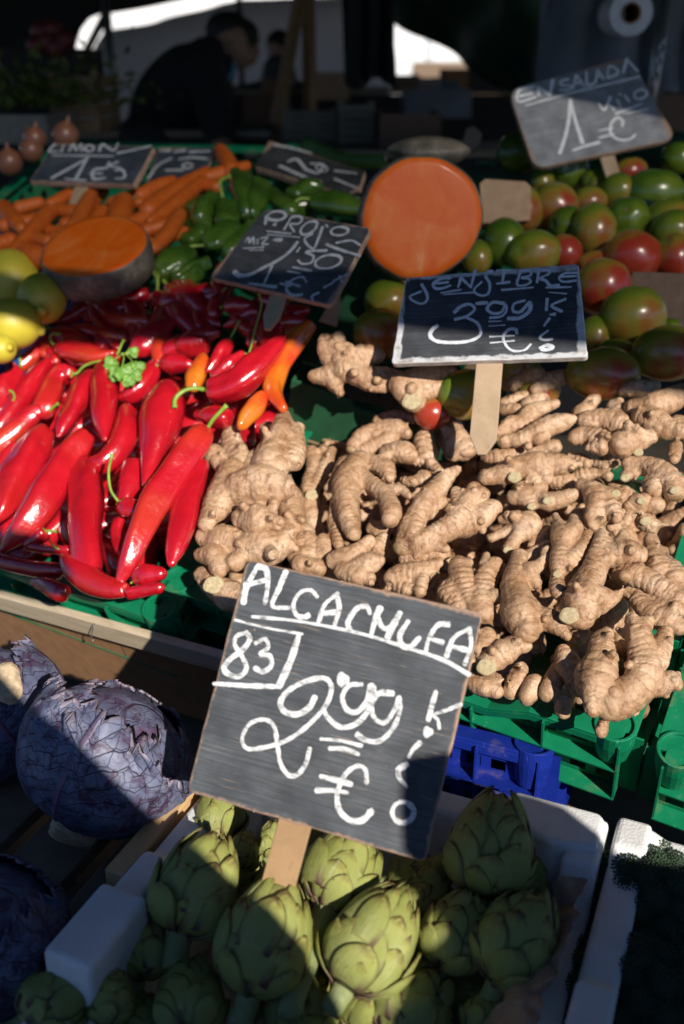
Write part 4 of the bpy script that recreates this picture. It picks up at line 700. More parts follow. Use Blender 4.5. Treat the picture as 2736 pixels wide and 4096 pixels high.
G('shadowed ginger root tucked right behind the tall upright block', C5, [[(1440, 1180, 80), (1465, 1300, 62), (1440, 1400, 60)], [(1340, 840, 46), (1400, 1000, 50), (1440, 1180, 60)]], 1.2)
G('ginger root with hairy rootlets at the front left corner of its crate', C5, [[(1045, 1375, 58), (1120, 1385, 80), (1200, 1400, 70)], [(1010, 1475, 46), (1080, 1480, 62), (1100, 1540, 48)], [(1240, 1420, 82), (1330, 1430, 98), (1420, 1400, 70)], [(1180, 1500, 52)]], 3.2)
G('sawn ginger end with a grey oval cut face beside the left corner cup', C5, [[(1005, 1570, 42), (1070, 1615, 64), (1150, 1665, 70), (1230, 1700, 60)]], 1.6, ((1072, 1618, 62),))
TBD = lambda u, v: .5 * (GD(u, v) + 1.40)
G('knobbly ginger root with a reddish end sitting in the corner of the green box', C1, [[(110, 258, 28), (170, 250, 44), (235, 215, 50), (300, 172, 50), (345, 165, 34)], [(190, 205, 40), (160, 145, 45), (150, 112, 36)], [(200, 102, 30), (185, 140, 40)], [(240, 150, 33), (215, 195, 42)], [(230, 230, 50), (320, 258, 54), (400, 250, 38), (442, 245, 22)], [(310, 275, 40), (385, 298, 26)], [(190, 285, 40), (210, 315, 22)]], 0, DP=lambda u, v: 1.375, dl=[0, -.6, -.3, .2, .6, .8, .3])
G('sawn ginger root with a round pale cut face between the box and the stake', C1, [[(445, 290, 46), (490, 335, 48), (500, 350, 46)], [(450, 290, 45), (530, 265, 48), (610, 250, 36), (652, 240, 20)], [(520, 310, 42), (600, 298, 36), (662, 272, 16)]], 0, ((492, 350, 46),), DP=lambda u, v: 1.355)
G('pair of short ginger fingers right of the stake under the small board', RE, [[(150, 70, 52), (230, 70, 60), (320, 40, 40)], [(160, 205, 42), (250, 180, 55), (330, 150, 40)], [(160, 270, 40), (260, 280, 40)]], .6)
G('dull grey ginger finger in shade below the right corner of the small board', RE, [[(400, 110, 48), (470, 80, 62), (560, 40, 60), (620, 0, 48)], [(420, 20, 60), (330, 20, 60)]], 1.2)
G('hand shaped ginger root with two smooth parallel fingers right of the stake', RE, [[(115, 470, 68), (215, 400, 88), (300, 370, 72), (355, 300, 70), (440, 262, 58), (560, 230, 42)], [(350, 230, 58), (420, 195, 55), (470, 185, 40)], [(150, 520, 70), (300, 495, 76), (420, 440, 75), (520, 395, 68), (640, 370, 62), (690, 352, 46)], [(340, 560, 38)], [(420, 500, 48), (482, 480, 32)]], 1.8, dl=[0, -.3, .7, .8, .8])
G('large ginger cluster with striped lobes and a pale cut scar at the right', RE, [[(760, 290, 78), (840, 210, 60), (880, 190, 48)], [(820, 360, 80), (940, 345, 90), (1060, 380, 100)], [(1030, 265, 68), (1085, 315, 80)], [(725, 490, 78), (790, 470, 82), (880, 500, 82), (950, 530, 80)], [(820, 570, 50), (900, 570, 68)], [(1100, 540, 112), (1180, 500, 118), (1290, 480, 68)]], 1.6, ((1210, 605, 44),), dl=[-.8, .0, -.5, .6, .8, 1.0])
G('ridged ginger root at the top right reaching out of the picture', RE, [[(1095, 120, 56), (1180, 110, 70), (1280, 110, 78), (1330, 80, 48)], [(1190, 250, 82), (1300, 250, 108), (1420, 205, 100), (1520, 150, 80), (1600, 130, 68)], [(1250, 330, 98), (1350, 370, 108), (1450, 420, 80), (1520, 440, 68)], [(1520, 380, 58), (1565, 460, 58)], [(1515, 560, 58), (1500, 650, 44)]], 2.2, dl=[-.6, .3, .5, 0, 0])
G('flat ginger root sticking out under the tip of the stake', RE, [[(20, 650, 38), (120, 640, 60), (250, 610, 58), (385, 610, 36)], [(400, 570, 46), (560, 560, 42)]], .6)
G('long horizontal ginger root with a round sawn face below the stake', RE, [[(20, 800, 68), (120, 780, 80), (240, 745, 108), (380, 720, 110), (520, 700, 98), (640, 700, 88), (740, 700, 46)], [(400, 840, 45), (350, 790, 60)], [(500, 810, 45), (470, 765, 50)], [(570, 735, 33)], [(682, 730, 33)]], 2.0, ((240, 800, 62),))
G('dark tipped ginger roots side by side under the long sawn one', RE, [[(230, 950, 58), (320, 945, 88), (375, 1025, 58)], [(480, 990, 88), (580, 965, 70), (685, 930, 48)], [(360, 900, 50), (450, 880, 50)]], 1.4, ((372, 1030, 40), (500, 985, 46)))
G('thick ginger root with blunt toes pointing down at the right', RE, [[(780, 870, 66), (860, 920, 108), (900, 1020, 118), (855, 1130, 88), (850, 1180, 72)], [(950, 920, 68), (1025, 930, 66)], [(980, 1040, 80), (1035, 1105, 62)]], 1.6, ((1030, 930, 46),))
G('brown ginger root with a grey scraped patch near the right edge', RE, [[(1130, 700, 62), (1250, 700, 82), (1380, 765, 100), (1480, 845, 88), (1500, 905, 68)], [(1120, 795, 62), (1190, 760, 60)], [(1300, 840, 58), (1330, 880, 68)]], 1.4, ((1495, 905, 44), (1105, 805, 42)))
G('rounded ginger nubs beside the blunt toed root', RE, [[(1140, 1040, 60), (1200, 1005, 90), (1240, 985, 70)], [(1330, 1030, 72), (1280, 1010, 60)], [(1120, 1145, 62), (1060, 1165, 52), (1000, 1180, 48)]], .4, ((1235, 985, 42),))
G('small sawn ginger stub in the dark at the right', RE, [[(1270, 1150, 68), (1320, 1180, 60)]], -.8, ((1265, 1145, 50),))
G('tall forked ginger root standing in the front right of the heap', RE, [[(560, 1110, 42), (600, 1220, 70), (612, 1350, 80), (600, 1470, 76), (570, 1610, 62), (600, 1720, 60)], [(705, 1125, 52), (700, 1200, 66), (650, 1280, 70)], [(822, 1260, 38), (780, 1360, 74), (700, 1440, 80), (640, 1510, 80)]], 2.4, ((575, 1560, 40),))
G('heavy ginger root with a big knuckle and grey base beside the forked one', C3, [[(1025, 65, 52), (1010, 170, 70), (960, 300, 82), (900, 420, 112), (880, 520, 138), (870, 600, 110)], [(1060, 200, 82), (1180, 190, 85), (1265, 200, 52)], [(1150, 70, 50), (1130, 145, 60)], [(1000, 500, 100), (1100, 480, 62), (1170, 425, 26)]], 2.6, ((800, 605, 78),))
G('thumb shaped ginger root bending round a dark gap beside the large board', C3, [[(470, 225, 52), (440, 330, 80), (435, 450, 102), (480, 590, 138), (510, 690, 100)], [(540, 330, 80), (620, 260, 52), (650, 185, 38)], [(580, 380, 60), (592, 425, 32)], [(610, 620, 72), (700, 660, 72), (785, 745, 48)]], 1.8)
G('ginger log with a dark sawn oval end beside the right corner of the large board', C3, [[(235, 935, 72), (330, 870, 88), (430, 815, 85), (500, 810, 50)], [(250, 750, 70), (200, 820, 60)]], 1.2, ((245, 950, 78),))
G('biggest ginger root at the front right corner with many upright lobes', C3, [[(950, 1220, 62), (965, 1130, 128), (980, 1010, 138), (1000, 900, 112), (1005, 790, 86), (1055, 725, 58)], [(880, 1080, 92), (800, 930, 80), (760, 845, 48)], [(830, 765, 70), (870, 720, 58)], [(1080, 1180, 122), (1240, 1120, 115), (1300, 1000, 110), (1290, 880, 100), (1255, 750, 92), (1220, 645, 66)], [(1270, 700, 80), (1325, 640, 56)], [(1360, 900, 92), (1420, 800, 70), (1440, 720, 56)], [(1380, 1080, 72), (1480, 1050, 60), (1530, 1080, 38)], [(1130, 705, 32), (1180, 760, 40)], [(1100, 1125, 38)], [(1010, 1380, 42), (1030, 1290, 52)]], 1.7, dl=[1.0, -.6, -1.2, .7, .4, 0, .3, .2, 1.6, -.8])
G('ginger root stretching in from the right edge with a rounded head', C3, [[(1110, 330, 46), (1200, 335, 80), (1300, 375, 90), (1400, 430, 90), (1520, 500, 78)], [(1180, 245, 38), (1250, 285, 52)]], 1.2)
G('shaded two pronged ginger root at the right edge', C3, [[(1350, 110, 58), (1360, 200, 70), (1400, 300, 80)], [(1440, 170, 40), (1430, 230, 50), (1500, 350, 90)]], .4)
G('ginger root lying against the right crate side', C3, [[(1270, 500, 68), (1370, 590, 80), (1460, 640, 80), (1530, 680, 58)], [(1340, 500, 60), (1500, 570, 72)]], .6)
G('pair of dark ginger fingers in the hollow at the front', C3, [[(400, 1110, 58), (440, 1030, 72), (470, 960, 60)], [(530, 1150, 60), (560, 1070, 62)]], -.6)
G('dark ginger finger alone in the hollow at the front', C3, [[(660, 1120, 60), (700, 1010, 70), (740, 930, 60)], [(760, 1240, 60), (780, 1150, 60)]], -.4)
G('sunlit ginger root just behind the front rim beside the large board', C3, [[(170, 1060, 66), (250, 1080, 78), (310, 1110, 50)], [(330, 1020, 34), (260, 1000, 40)]], -.2)
G('small pale ginger finger with a round tip in the middle right', RE, [[(65, 1270, 58), (150, 1240, 56), (215, 1220, 48)], [(190, 1370, 54), (245, 1290, 62), (330, 1190, 92), (350, 1140, 78)], [(150, 1130, 44), (250, 1120, 58)]], 1.2, ((185, 1372, 40),))
G('ridged ginger root between the pale finger and the forked one', RE, [[(500, 1250, 58), (430, 1310, 60), (380, 1345, 38)], [(330, 1450, 60), (400, 1400, 60), (500, 1350, 50)]], .2)
G('ginger root under the long sawn one with pale rings', RE, [[(560, 830, 60), (640, 830, 70), (680, 850, 50)], [(760, 790, 50), (900, 770, 60), (960, 790, 50)]], .2)
G('shadowed ginger root under the striped cluster', RE, [[(880, 690, 40), (960, 710, 55), (1030, 700, 40)], [(700, 650, 60), (800, 680, 60)]], 0)
# smaller roots filling the crate below the ones on top
for i in range(6):
    u, v = (700 + 60 * i) * K, 1250 * K; th = 1.1 * i; l = 80 + 6 * i; cx, sx = math.cos(th), math.sin(th)
    fs = [[(u - l * cx, v - l * sx, 36), (u, v, 50), (u + l * cx, v + l * sx, 34)]] + [[(u + rng.uniform(-.5, .5) * l * cx, v + rng.uniform(-.5, .5) * l * sx, 42), (u + rng.normal() * 75, v + rng.normal() * 75, rng.uniform(22, 34))] for _ in range(3)]
    ginger('ginger root buried under the larger ones, seen only in the gaps', T(0, 0, 1), fs, -2., group='buried ginger roots')
ginger_bake()
protos = [o for o in COL.objects if o.get('group') == 'buried ginger roots']; k = 0
for b_ in np.linspace(.06, .40, 9):
    for a in np.linspace(.05, .57, 13):
        for h in (-.046,):
            c = P(a + rng.uniform(-.02, .02), b_ + rng.uniform(-.02, .02), h + rng.uniform(-.012, .008)); o = protos[k % 6] if k < 6 else protos[int(rng.integers(6))].copy()
            if k >= 6: COL.objects.link(o)
            o.location = Vector(c); o.rotation_euler = (rng.uniform(0, 6.3), rng.uniform(0, 6.3), rng.uniform(0, 6.3)); k += 1
# ------------------------------------------------------------------ tomatoes
TD = depth_plane((1500, 800, 1.45), (1490, 440, 1.84), (900, 720, 1.53))
def sphereV(nu=28, nv=18):
    th = np.linspace(0, 2 * np.pi, nu, endpoint=False); V = []; Fc = []
    ph = np.linspace(0, np.pi, nv)[1:-1]
    for p in ph:
        for t in th: V.append((math.sin(p) * math.cos(t), math.sin(p) * math.sin(t), math.cos(p)))
    n = len(V); V += [(0, 0, 1), (0, 0, -1)]; m = len(ph)
    for i in range(m - 1):
        for j in range(nu): Fc.append((i * nu + j, (i + 1) * nu + j, (i + 1) * nu + (j + 1) % nu, i * nu + (j + 1) % nu))
    for j in range(nu): Fc.append((n, j, (j + 1) % nu)); Fc.append((n + 1, (m - 1) * nu + (j + 1) % nu, (m - 1) * nu + j))
    return np.array(V), Fc
SV, SF = sphereV()
SCAR = plain('tomato_scar', (.22, .15, .07), .8, 200, .4, .3)
def rot_to(d, roll=0.):
    q = Vector(d).to_track_quat('Z', 'Y').to_matrix() @ Matrix.Rotation(roll, 3, 'Z'); return np.array(q)
def tomato(label, tr, cx, cy, rx, ry, ripe, lift=0., scar=None, group='ripening tomatoes in the green box'):
    s = SCALE(tr); u, v = tr((cx, cy)); r = np.random.default_rng(sum(map(ord, label)) + int(cx)); d = TD(u, v) - lift * .01; a = 1.2 * rx * s * d / F; b_ = 1.2 * ry * s * d / F
    R = (a * b_) ** .5; el = min(1.25, max(.8, max(a, b_) / R))
    V = SV.copy(); th = np.arctan2(V[:, 1], V[:, 0]); rad = np.hypot(V[:, 0], V[:, 1]); nl = r.integers(4, 7)
    V[:, :2] *= (1 + .035 * np.cos(nl * th + r.uniform(0, 6)) * np.clip(V[:, 2] + .4, 0, 1))[:, None]; V[:, 2] -= .16 * np.exp(-(rad / .22) ** 2) * (V[:, 2] > 0); V *= (1 + lumps(V, .022, 2.2, int(r.integers(1e6))))[:, None]
    # long axis lies across the view as it does in the photograph
    ang = 0 if a >= b_ else math.pi / 2; e1 = np.array([1, 0, 0]); e2 = np.array([0, SP, CP]); la = (e1 * math.cos(ang) + e2 * math.sin(ang))
    view = -ray(u, v) / np.linalg.norm(ray(u, v)); up_d = scar if scar is not None else r.normal(size=3); up_d = np.array(up_d, float); up_d /= np.linalg.norm(up_d)
    if scar is not None: up_d = view + (scar[0] * e1 + scar[1] * e2); up_d /= np.linalg.norm(up_d)
    V = V @ rot_to(up_d, r.uniform(0, 6)).T; k = el - 1 / el
    W_ = V * (R / el); W_ = W_ + np.outer(W_ @ la, la) * (el * el - 1); c = C0 + ray(u, v) * d
    o = mesh('tomato', W_ + c, SF, TOM, None, True, loc=c); tag(o, label, 'tomato', group); o['ripe'] = float(ripe)
    sd = up_d * R * .80 + c; M3 = rot_to(up_d); k = 14; t_ = np.linspace(0, 2 * np.pi, k, endpoint=False); Vs = [(math.cos(x) * .0045 * (1 + .3 * math.cos(5 * x)), math.sin(x) * .0045 * (1 + .3 * math.cos(5 * x)), 0) for x in t_] + [(0, 0, .002)]
    Vs = np.array(Vs) @ M3.T + sd; part('stem_scar', Vs, [(j, (j + 1) % k, k) for j in range(k)], SCAR, o, False)
    return o
TO = [('large half green half red tomato beside the jENjIBRE board', 1165, 1110, 225, 198, .52, 3), ('big red-brown tomato just above the half green one', 930, 875, 185, 190, .80, 1), ('orange-red tomato cut off by the right edge above the ginger', 1440, 1400, 245, 185, .66, 2.5), ('large red shouldered tomato directly above the right ginger cluster', 935, 1560, 245, 175, .66, 2), ('shadowed brown tomato behind the right end of the jENjIBRE board', 865, 1255, 105, 125, .45, -1), ('dark tomato in the gap below the half green one', 1040, 1400, 150, 100, .6, -2), ('small yellow-green tomato in shade at the right', 1465, 1195, 72, 62, .32, -1),
 ('deep red tomato with a soft highlight right of centre', 1160, 635, 195, 172, .95, 1.5), ('tall two toned tomato, green above and red at the side', 855, 430, 150, 178, .56, 2), ('dark green tomato partly behind the tall two toned one', 650, 390, 122, 125, .15, 0), ('plain green tomato with one highlight in the middle of the pile', 1118, 335, 152, 132, .15, 1), ('largest green tomato at the upper right', 1340, 132, 205, 150, .14, 1.5), ('greyish green tomato left of the largest green one', 1050, 130, 128, 125, .35, .5), ('bronze tomato in the upper left of the pile', 555, 240, 158, 148, .66, 1.5), ('orange-brown tomato at the left end of the pile', 320, 272, 130, 152, .60, 1), ('brown tomato between the bronze and grey-green ones', 820, 190, 112, 78, .5, -.5), ('yellow-olive tomato with a stem dent just above the board', 388, 612, 186, 145, .46, 1), ('small red tomato peeking over the top edge of the board', 628, 605, 118, 118, .95, .5), ('dark green striped tomato next to the pumpkin slice', 155, 530, 148, 160, .10, .5), ('green tomato mostly hidden above the deep red one', 1130, 500, 145, 75, .30, -.5), ('olive tomato near the right edge with reddish top', 1460, 345, 180, 135, .5, 0), ('green tomato with a long pale reflection at the right edge', 1490, 430, 160, 130, .36, 1), ('red and green tomato at the right edge above the dark card', 1500, 645, 142, 155, .8, 1.5), ('dim red tomato in the dark left of the pile', 95, 345, 95, 85, .9, -1), ('yellowish tomato under the salad board', 460, 60, 82, 95, .42, .5), ('pale yellow-green tomato beside the upright green one', 880, 62, 62, 76, .36, .3), ('dark red tomato behind the deep red one', 880, 690, 125, 80, .85, -1.5)]
for lb, cx, cy, rx, ry, rp, lf in TO: tomato(lb, RF, cx, cy, rx, ry, rp, lf, (-.5, .15) if 'stem dent' in lb else None)
K1 = T(0, 0, 1 / K)
for lb, cx, cy, rx, ry, rp, lf, sc in [('bright green tomato with its stem scar facing out, in front of the salad board', 1300, 388, 42, 40, .06, 1.5, (.12, .05)), ('olive tomato at the left end of the jENjIBRE board', 893, 690, 48, 42, .45, 0, None), ('red topped tomato below the olive one left of the board', 872, 768, 54, 50, .62, .6, None), ('red tomato behind the sawn ginger root', 990, 948, 36, 32, .95, -3, None), ('small red tomato on the right behind the hand shaped ginger', 1235, 898, 42, 30, .7, -4, None), ('brown tomato behind the stake of the jENjIBRE board', 1070, 905, 60, 48, .45, 1, None), ('green tomato at the right edge below the salad board', 1556, 362, 34, 32, .15, 1, None), ('dark green tomato left of the salad board', 1190, 352, 44, 40, .12, 0, None), ('olive green tomato behind the upright bright green one', 1362, 414, 28, 24, .3, 0, None), ('orange tomato with a torn end by the foot of the salad board', 1445, 392, 34, 26, .75, 1, None), ('brown tomato far back under the salad board', 1350, 462, 36, 28, .62, -.5, None), ('dull olive tomato behind the jENjIBRE stake to the right', 1170, 848, 60, 40, .5, -2, None), ('tomato in the dark beside the pumpkin slice', 1095, 590, 30, 34, .4, -1, None)]:
    tomato(lb, K1, cx, cy, rx, ry, rp, lf, sc)
for i in range(46):
    u, v = rng.uniform(860, 1580), rng.uniform(400, 960)
    if u < 1100 and v < 690: continue; tomato('tomato buried under the others and seen only in the gaps', K1, u, v, 60, 56, rng.uniform(.1, .7), rng.uniform(-5, -3), None, 'buried tomatoes')
# ------------------------------------------------------------------ carrots
CD = depth_plane((60, 580, 1.72), (430, 560, 1.70), (500, 370, 2.05)); X3 = T(0, 550, 1.1462)
def carrot(label, sp, lift=0.):
    s = SCALE(X3); r = np.random.default_rng(sum(map(ord, label))); pts = []
    for q in sp: u, v = X3(q); d = CD(u, v) - lift * .01; pts.append([*at(u, v, d), q[2] * s * d / F])
    c = cr(pts, 26); ph = r.uniform(0, 50); k = np.arange(26); R = np.maximum(c[:, 3], .003) * (1 + .035 * np.sin(k * 2.3 + ph) + r.normal(0, .015, 26))
    Pn, R = rounded(c[:, :3], R, 4); t = thing('carrot', label, 'carrot', Pn[len(Pn) // 2], 'orange carrots'); V, Fc = tube(Pn, R, 18); part('root', V, Fc, CARR, t)
    e = c[0, :3] - c[1, :3]; e /= np.linalg.norm(e); a = c[0, :3] + e * c[0, 3] * .9
    V, Fc = tube([a, a + e * .003, a + e * .006], [c[0, 3] * .35, c[0, 3] * .3, c[0, 3] * .2], 10); part('crown', V, Fc, SCAR, t)
for lb, sp, lf in [('long carrot sloping down at the left beside the LIMON stake', [(225, 345, 40), (130, 450, 38), (30, 545, 16)], 1.5), ('thin carrot pointing up beside the foot of the LIMON board', [(340, 420, 42), (395, 310, 38), (440, 215, 20)], 2), ('long carrot lying diagonally across the right of the pile', [(680, 335, 45), (800, 250, 44), (945, 160, 28)], 2), ('long carrot just below the first diagonal one', [(690, 390, 26), (800, 310, 38), (930, 200, 30)], 1.5), ('bent carrot at the right rim of the carrot crate', [(825, 355, 34), (770, 440, 40), (700, 510, 30)], 1.5), ('thick carrot with its crown end towards the pumpkin piece', [(570, 300, 50), (550, 350, 58), (530, 420, 52)], 1), ('carrot standing up at the back beside the dark board', [(1010, 60, 32), (1035, 105, 42), (1060, 160, 44)], 1), ('carrot lying along the back rim of the carrot crate', [(950, 185, 34), (1040, 160, 36), (1130, 130, 22)], .5), ('carrot behind the top of the diagonal ones', [(640, 265, 32), (730, 225, 36), (790, 200, 26)], .5), ('carrot behind the LIMON stake', [(230, 305, 26), (330, 262, 32), (400, 240, 20)], .3), ('carrot end near the left edge with a dark crown', [(15, 330, 42), (70, 390, 42), (100, 420, 30)], 1), ('small carrot lying in the shade at the left', [(90, 325, 34), (180, 300, 28)], 0), ('carrot crossing under the long left one', [(20, 405, 34), (150, 385, 38), (230, 350, 26)], 0), ('stubby carrot with a round crown next to the lemons', [(125, 530, 52), (165, 550, 58), (220, 570, 40)], 2.4), ('small carrot tip above the stubby one', [(170, 465, 30), (220, 480, 32)], 1), ('carrot touching the left rim of the pumpkin piece', [(230, 475, 26), (310, 430, 32), (380, 390, 24)], .8), ('carrot at the far left edge', [(-30, 500, 40), (50, 470, 36)], .5), ('carrot in the middle of the pile beneath the thin one', [(270, 335, 32), (380, 350, 40)], 0), ('carrot behind the right side of the pumpkin piece', [(640, 435, 34), (790, 395, 34)], .8), ('carrot stub right of the pumpkin piece', [(705, 500, 38), (650, 475, 32)], 1), ('carrot far back on the right of the pile', [(990, 230, 30), (940, 220, 34)], 0), ('carrot deep in the pile beside the thick crown', [(470, 350, 42), (430, 400, 40)], -.5), ('carrot between the thick crown and the diagonal ones', [(600, 400, 36), (680, 360, 36)], -.4)]: carrot(lb, sp, lf)
for i in range(16): carrot('carrot buried in the middle of the heap', [(u := rng.uniform(20, 800), v := rng.uniform(260, 520), 34), (u + rng.uniform(60, 130), v + rng.uniform(-90, 40), 24)], -3)
# ------------------------------------------------------------------ green peppers, lemons, pumpkins, onions
ED = depth_plane((400, 640, 1.64), (560, 420, 1.90), (800, 470, 1.80)); g = 'green peppers in the dark crate'
for lb, sp, st, lf in [('bright green pepper with a long stem reaching left beside the carrots', [(945, 490, 45), (990, 470, 66), (1040, 430, 56), (1075, 420, 40)], [(930, 495), (870, 500), (800, 520)], 2), ('shiny green pepper right of the pumpkin piece', [(720, 625, 50), (790, 585, 76), (860, 545, 52)], [(715, 640), (700, 600)], 2), ('dark green pepper with an upright curled stem', [(990, 290, 50), (930, 330, 58), (920, 370, 48)], [(1020, 280), (1008, 205), (1058, 176)], 1), ('bright green pepper standing upright in the back', [(1190, 215, 48), (1180, 290, 52), (1160, 345, 36)], None, 1), ('very dark green pepper behind the upright one', [(1095, 180, 58), (1120, 270, 70), (1130, 340, 50)], None, .5), ('dark green pepper in the shade beside the curled stem', [(1050, 320, 70), (1040, 400, 66)], None, 0), ('small green pepper below the bright long stemmed one', [(960, 570, 40), (870, 610, 50), (820, 640, 40)], None, 1), ('curved green pepper above the P.ROJO board with its stem bent down', [(1440, 290, 50), (1560, 315, 58), (1680, 330, 45)], [(1430, 285), (1375, 282), (1330, 318)], 1), ('dull green pepper touching the red peppers', [(820, 670, 44), (900, 625, 40)], None, .5), ('green pepper hidden under the left corner of the P.ROJO board', [(1110, 440, 56), (1060, 520, 60)], None, -.5), ('green pepper at the back under the 1\'50 board', [(1230, 260, 40), (1330, 330, 44)], None, -.5)]:
    pepper(lb, X3, sp, st, lf, GRN, ED, g, 'green_pepper', .13, .9)
for i in range(10):
    u, v = rng.uniform(850, 1500), rng.uniform(240, 560); pepper('dark green pepper buried in the shaded heap', X3, [(u, v, 50), (u + 60, v + rng.uniform(-50, 50), 55), (u + 110, v + rng.uniform(-60, 60), 36)], None, -3.5, GRN, ED, 'buried green peppers', 'green_pepper', .12)
m = M_('lemon_skin'); n = m.noise(sc=18, det=3); m.set(Base_Color=m.ramp(n, [(.35, (.40, .36, .035)), (.7, (.58, .46, .04))]), Roughness=.42, Subsurface_Weight=.05).bump(m.noise(sc=520, det=2), .3, .001); LEM = m.m
def lemon(label, u, v, r, d, ax):
    n = 22; t = np.linspace(-1, 1, n); R = np.sqrt(np.clip(1 - t ** 2, 0, 1)) ** .9; z = t * 1.12; tipz = np.array([1.17, 1.27, 1.30]); rr = np.array([.24, .16, .04])
    R = np.maximum(R, .22 * (t > .93)); ax = np.array(ax, float); ax /= np.linalg.norm(ax); c = at(u * K, v * K, d); s = r * K * d / F
    Pn = np.r_[z, tipz][:, None] * ax * s + c; V, Fc = tube(Pn, np.r_[np.maximum(R, .02), rr] * s, 24); o = mesh('lemon', V + lumps(V, .001, 60, int(u))[:, None] * ax, Fc, LEM, None, loc=c); tag(o, label, 'lemon', 'lemons in the blue crate')
lemon('yellow lemon with its nipple end facing the camera beside the pumpkin piece', 97, 684, 56, 1.60, (.15, -.75, -.2)); lemon('yellow lemon behind at the left edge', 30, 640, 62, 1.67, (.5, -.4, -.75)); lemon('lemon at the front of the blue crate, half in shade and half in sun', 28, 742, 58, 1.56, (1, .2, -.3)); lemon('lemon at the left edge catching full sunlight', 2, 800, 34, 1.53, (.6, -.5, .2)); lemon('lemon hidden between the two larger ones', 62, 725, 40, 1.65, (1, .1, 0))
m = M_('pumpkin_flesh'); n = m.noise(sc=14, det=6, dist=1.2); st = m.noise(m.map(m.co(), (20, 20, 200)), 1, 4); m.set(Base_Color=m.ramp(n, [(.3, (.62, .085, .004)), (.5, (.66, .12, .008)), (.64, (.68, .17, .03)), (.78, (.72, .34, .16))]), Roughness=.45, Specular_IOR_Level=.25, Coat_Weight=.08, Coat_Roughness=.15).bump(n, .3, .004).bump(m.noise(sc=300, det=3), .2, .001); PFL = m.m
m = M_('pumpkin_rind'); n = m.noise(sc=26, det=6, rough=.7); m.set(Base_Color=m.ramp(n, [(.3, (.045, .052, .04)), (.5, (.12, .10, .075)), (.62, (.20, .17, .14)), (.75, (.30, .15, .06))]), Roughness=.55).bump(n, .4, .003); RIND = m.m
m = M_('cling_film'); n = m.noise(sc=16, det=6, dist=2.0); m.set(Base_Color=(.95, .95, .95), Roughness=.14, Transmission_Weight=1., IOR=1.12, Specular_IOR_Level=.5, Alpha=.07).bump(n, .9, .012).bump(m.noise(m.map(m.co(), (30, 30, 140)), 1, 5), .6, .004); FILM = m.m
def disc(t, cen, nrm, R, th, face_m, wob=.03, sq=1., rot=0., up=(0, 0, 1)):
    nrm = np.array(nrm, float); nrm /= np.linalg.norm(nrm); e1 = np.cross(up, nrm); e1 /= np.linalg.norm(e1); e2 = np.cross(nrm, e1); n = 72; a = np.linspace(0, 2 * np.pi, n, endpoint=False); r = R * (1 + wob * np.sin(2 * a + rot) + wob * .6 * np.sin(3 * a + 1 + rot) + .006 * np.cos(10 * a))
    ring = lambda f_, z, x=1.: cen + (np.cos(a) * r * f_ * x)[:, None] * e1 + (np.sin(a) * r * f_ * sq)[:, None] * e2 + nrm * z
    fl = [ring(.02, .0005), ring(.3, .001), ring(.6, .0012), ring(.85, .001), ring(.955, 0), ring(.97, -.002)]; V = np.vstack(fl); Fc = [(i * n + j, (i + 1) * n + j, (i + 1) * n + (j + 1) % n, i * n + (j + 1) % n) for i in range(5) for j in range(n)] + [tuple(range(n))]
    part('cut_flesh', V, Fc, face_m, t)
    rd = [ring(.968, -.001), ring(.99, -.002), ring(1.0, -.006), ring(1.03, -th * .5), ring(1.0, -th * .93), ring(.96, -th), ring(.02, -th)]; V = np.vstack(rd); part('rind', V, [(i * n + j, (i + 1) * n + j, (i + 1) * n + (j + 1) % n, i * n + (j + 1) % n) for i in range(6) for j in range(n)], RIND, t)
    return e1, e2, ring, a, n
c = at(967 * K, 500 * K, 1.50); t = thing('pumpkin_slice', 'round orange pumpkin slice wrapped in cling film, standing upright against the tomato box', 'pumpkin', c); nm = C0 + np.array([.25, -.1, .1]) - c
e1, e2, ring, a, n = disc(t, c, nm, .0915, .05, PFL, .022, .99, .4)
f2 = [ring(.95, .0012), ring(.97, .003), ring(.99, .003), ring(1.005, .001), ring(1.045, -.012), ring(1.07, -.03), ring(1.045, -.056)]; V = np.vstack(f2); V = V + lumps(V, .0012, 150, 5)[:, None] * (nm / np.linalg.norm(nm))
part('cling_film', V, [(i * n + j, (i + 1) * n + j, (i + 1) * n + (j + 1) % n, i * n + (j + 1) % n) for i in range(6) for j in range(n)], FILM, t)
c = at(216 * K, 562 * K, 1.60); t = thing('pumpkin_piece', 'thick cut pumpkin round lying on its grey rind beside the lemons and carrots', 'pumpkin', c); disc(t, c, (-.10, -.42, .84), .085, .05, PFL, .03, 1., 1.4)
m = M_('onion_skin'); n = m.noise(m.map(m.co(), (30, 30, 6)), 1, 4); m.set(Base_Color=m.ramp(n, [(.3, (.12, .045, .03)), (.7, (.21, .09, .05))]), Roughness=.35).bump(n, .2, .002); ONI = m.m
for i, (lb, u, v, r) in enumerate([('brown onion at the left edge behind the LIMON board', 22, 372, 30), ('red-brown onion touching the left end of the LIMON board', 72, 345, 27), ('brown onion above and behind the LIMON board', 80, 318, 26), ('dark red onion peeking over the LIMON board', 150, 312, 30)]):
    d = 2.15; c = at(u * K, v * K, d); s = r * K * d / F; t = np.linspace(0, 1, 20); z = np.r_[-1, -.97, -.9 + 1.8 * t, 1.1, 1.35, 1.5]; R = np.r_[.05, .25, np.sqrt(np.clip(1 - (.9 * (2 * t - 1)) ** 2, 0, 1)), .16, .09, .05]
    V, Fc = tube(np.outer(z, (.1 * i, -.1, 1)) * s + c, R * s, 20); tag(mesh('onion', V, Fc, ONI, None, loc=c), lb, 'onion', 'onions')
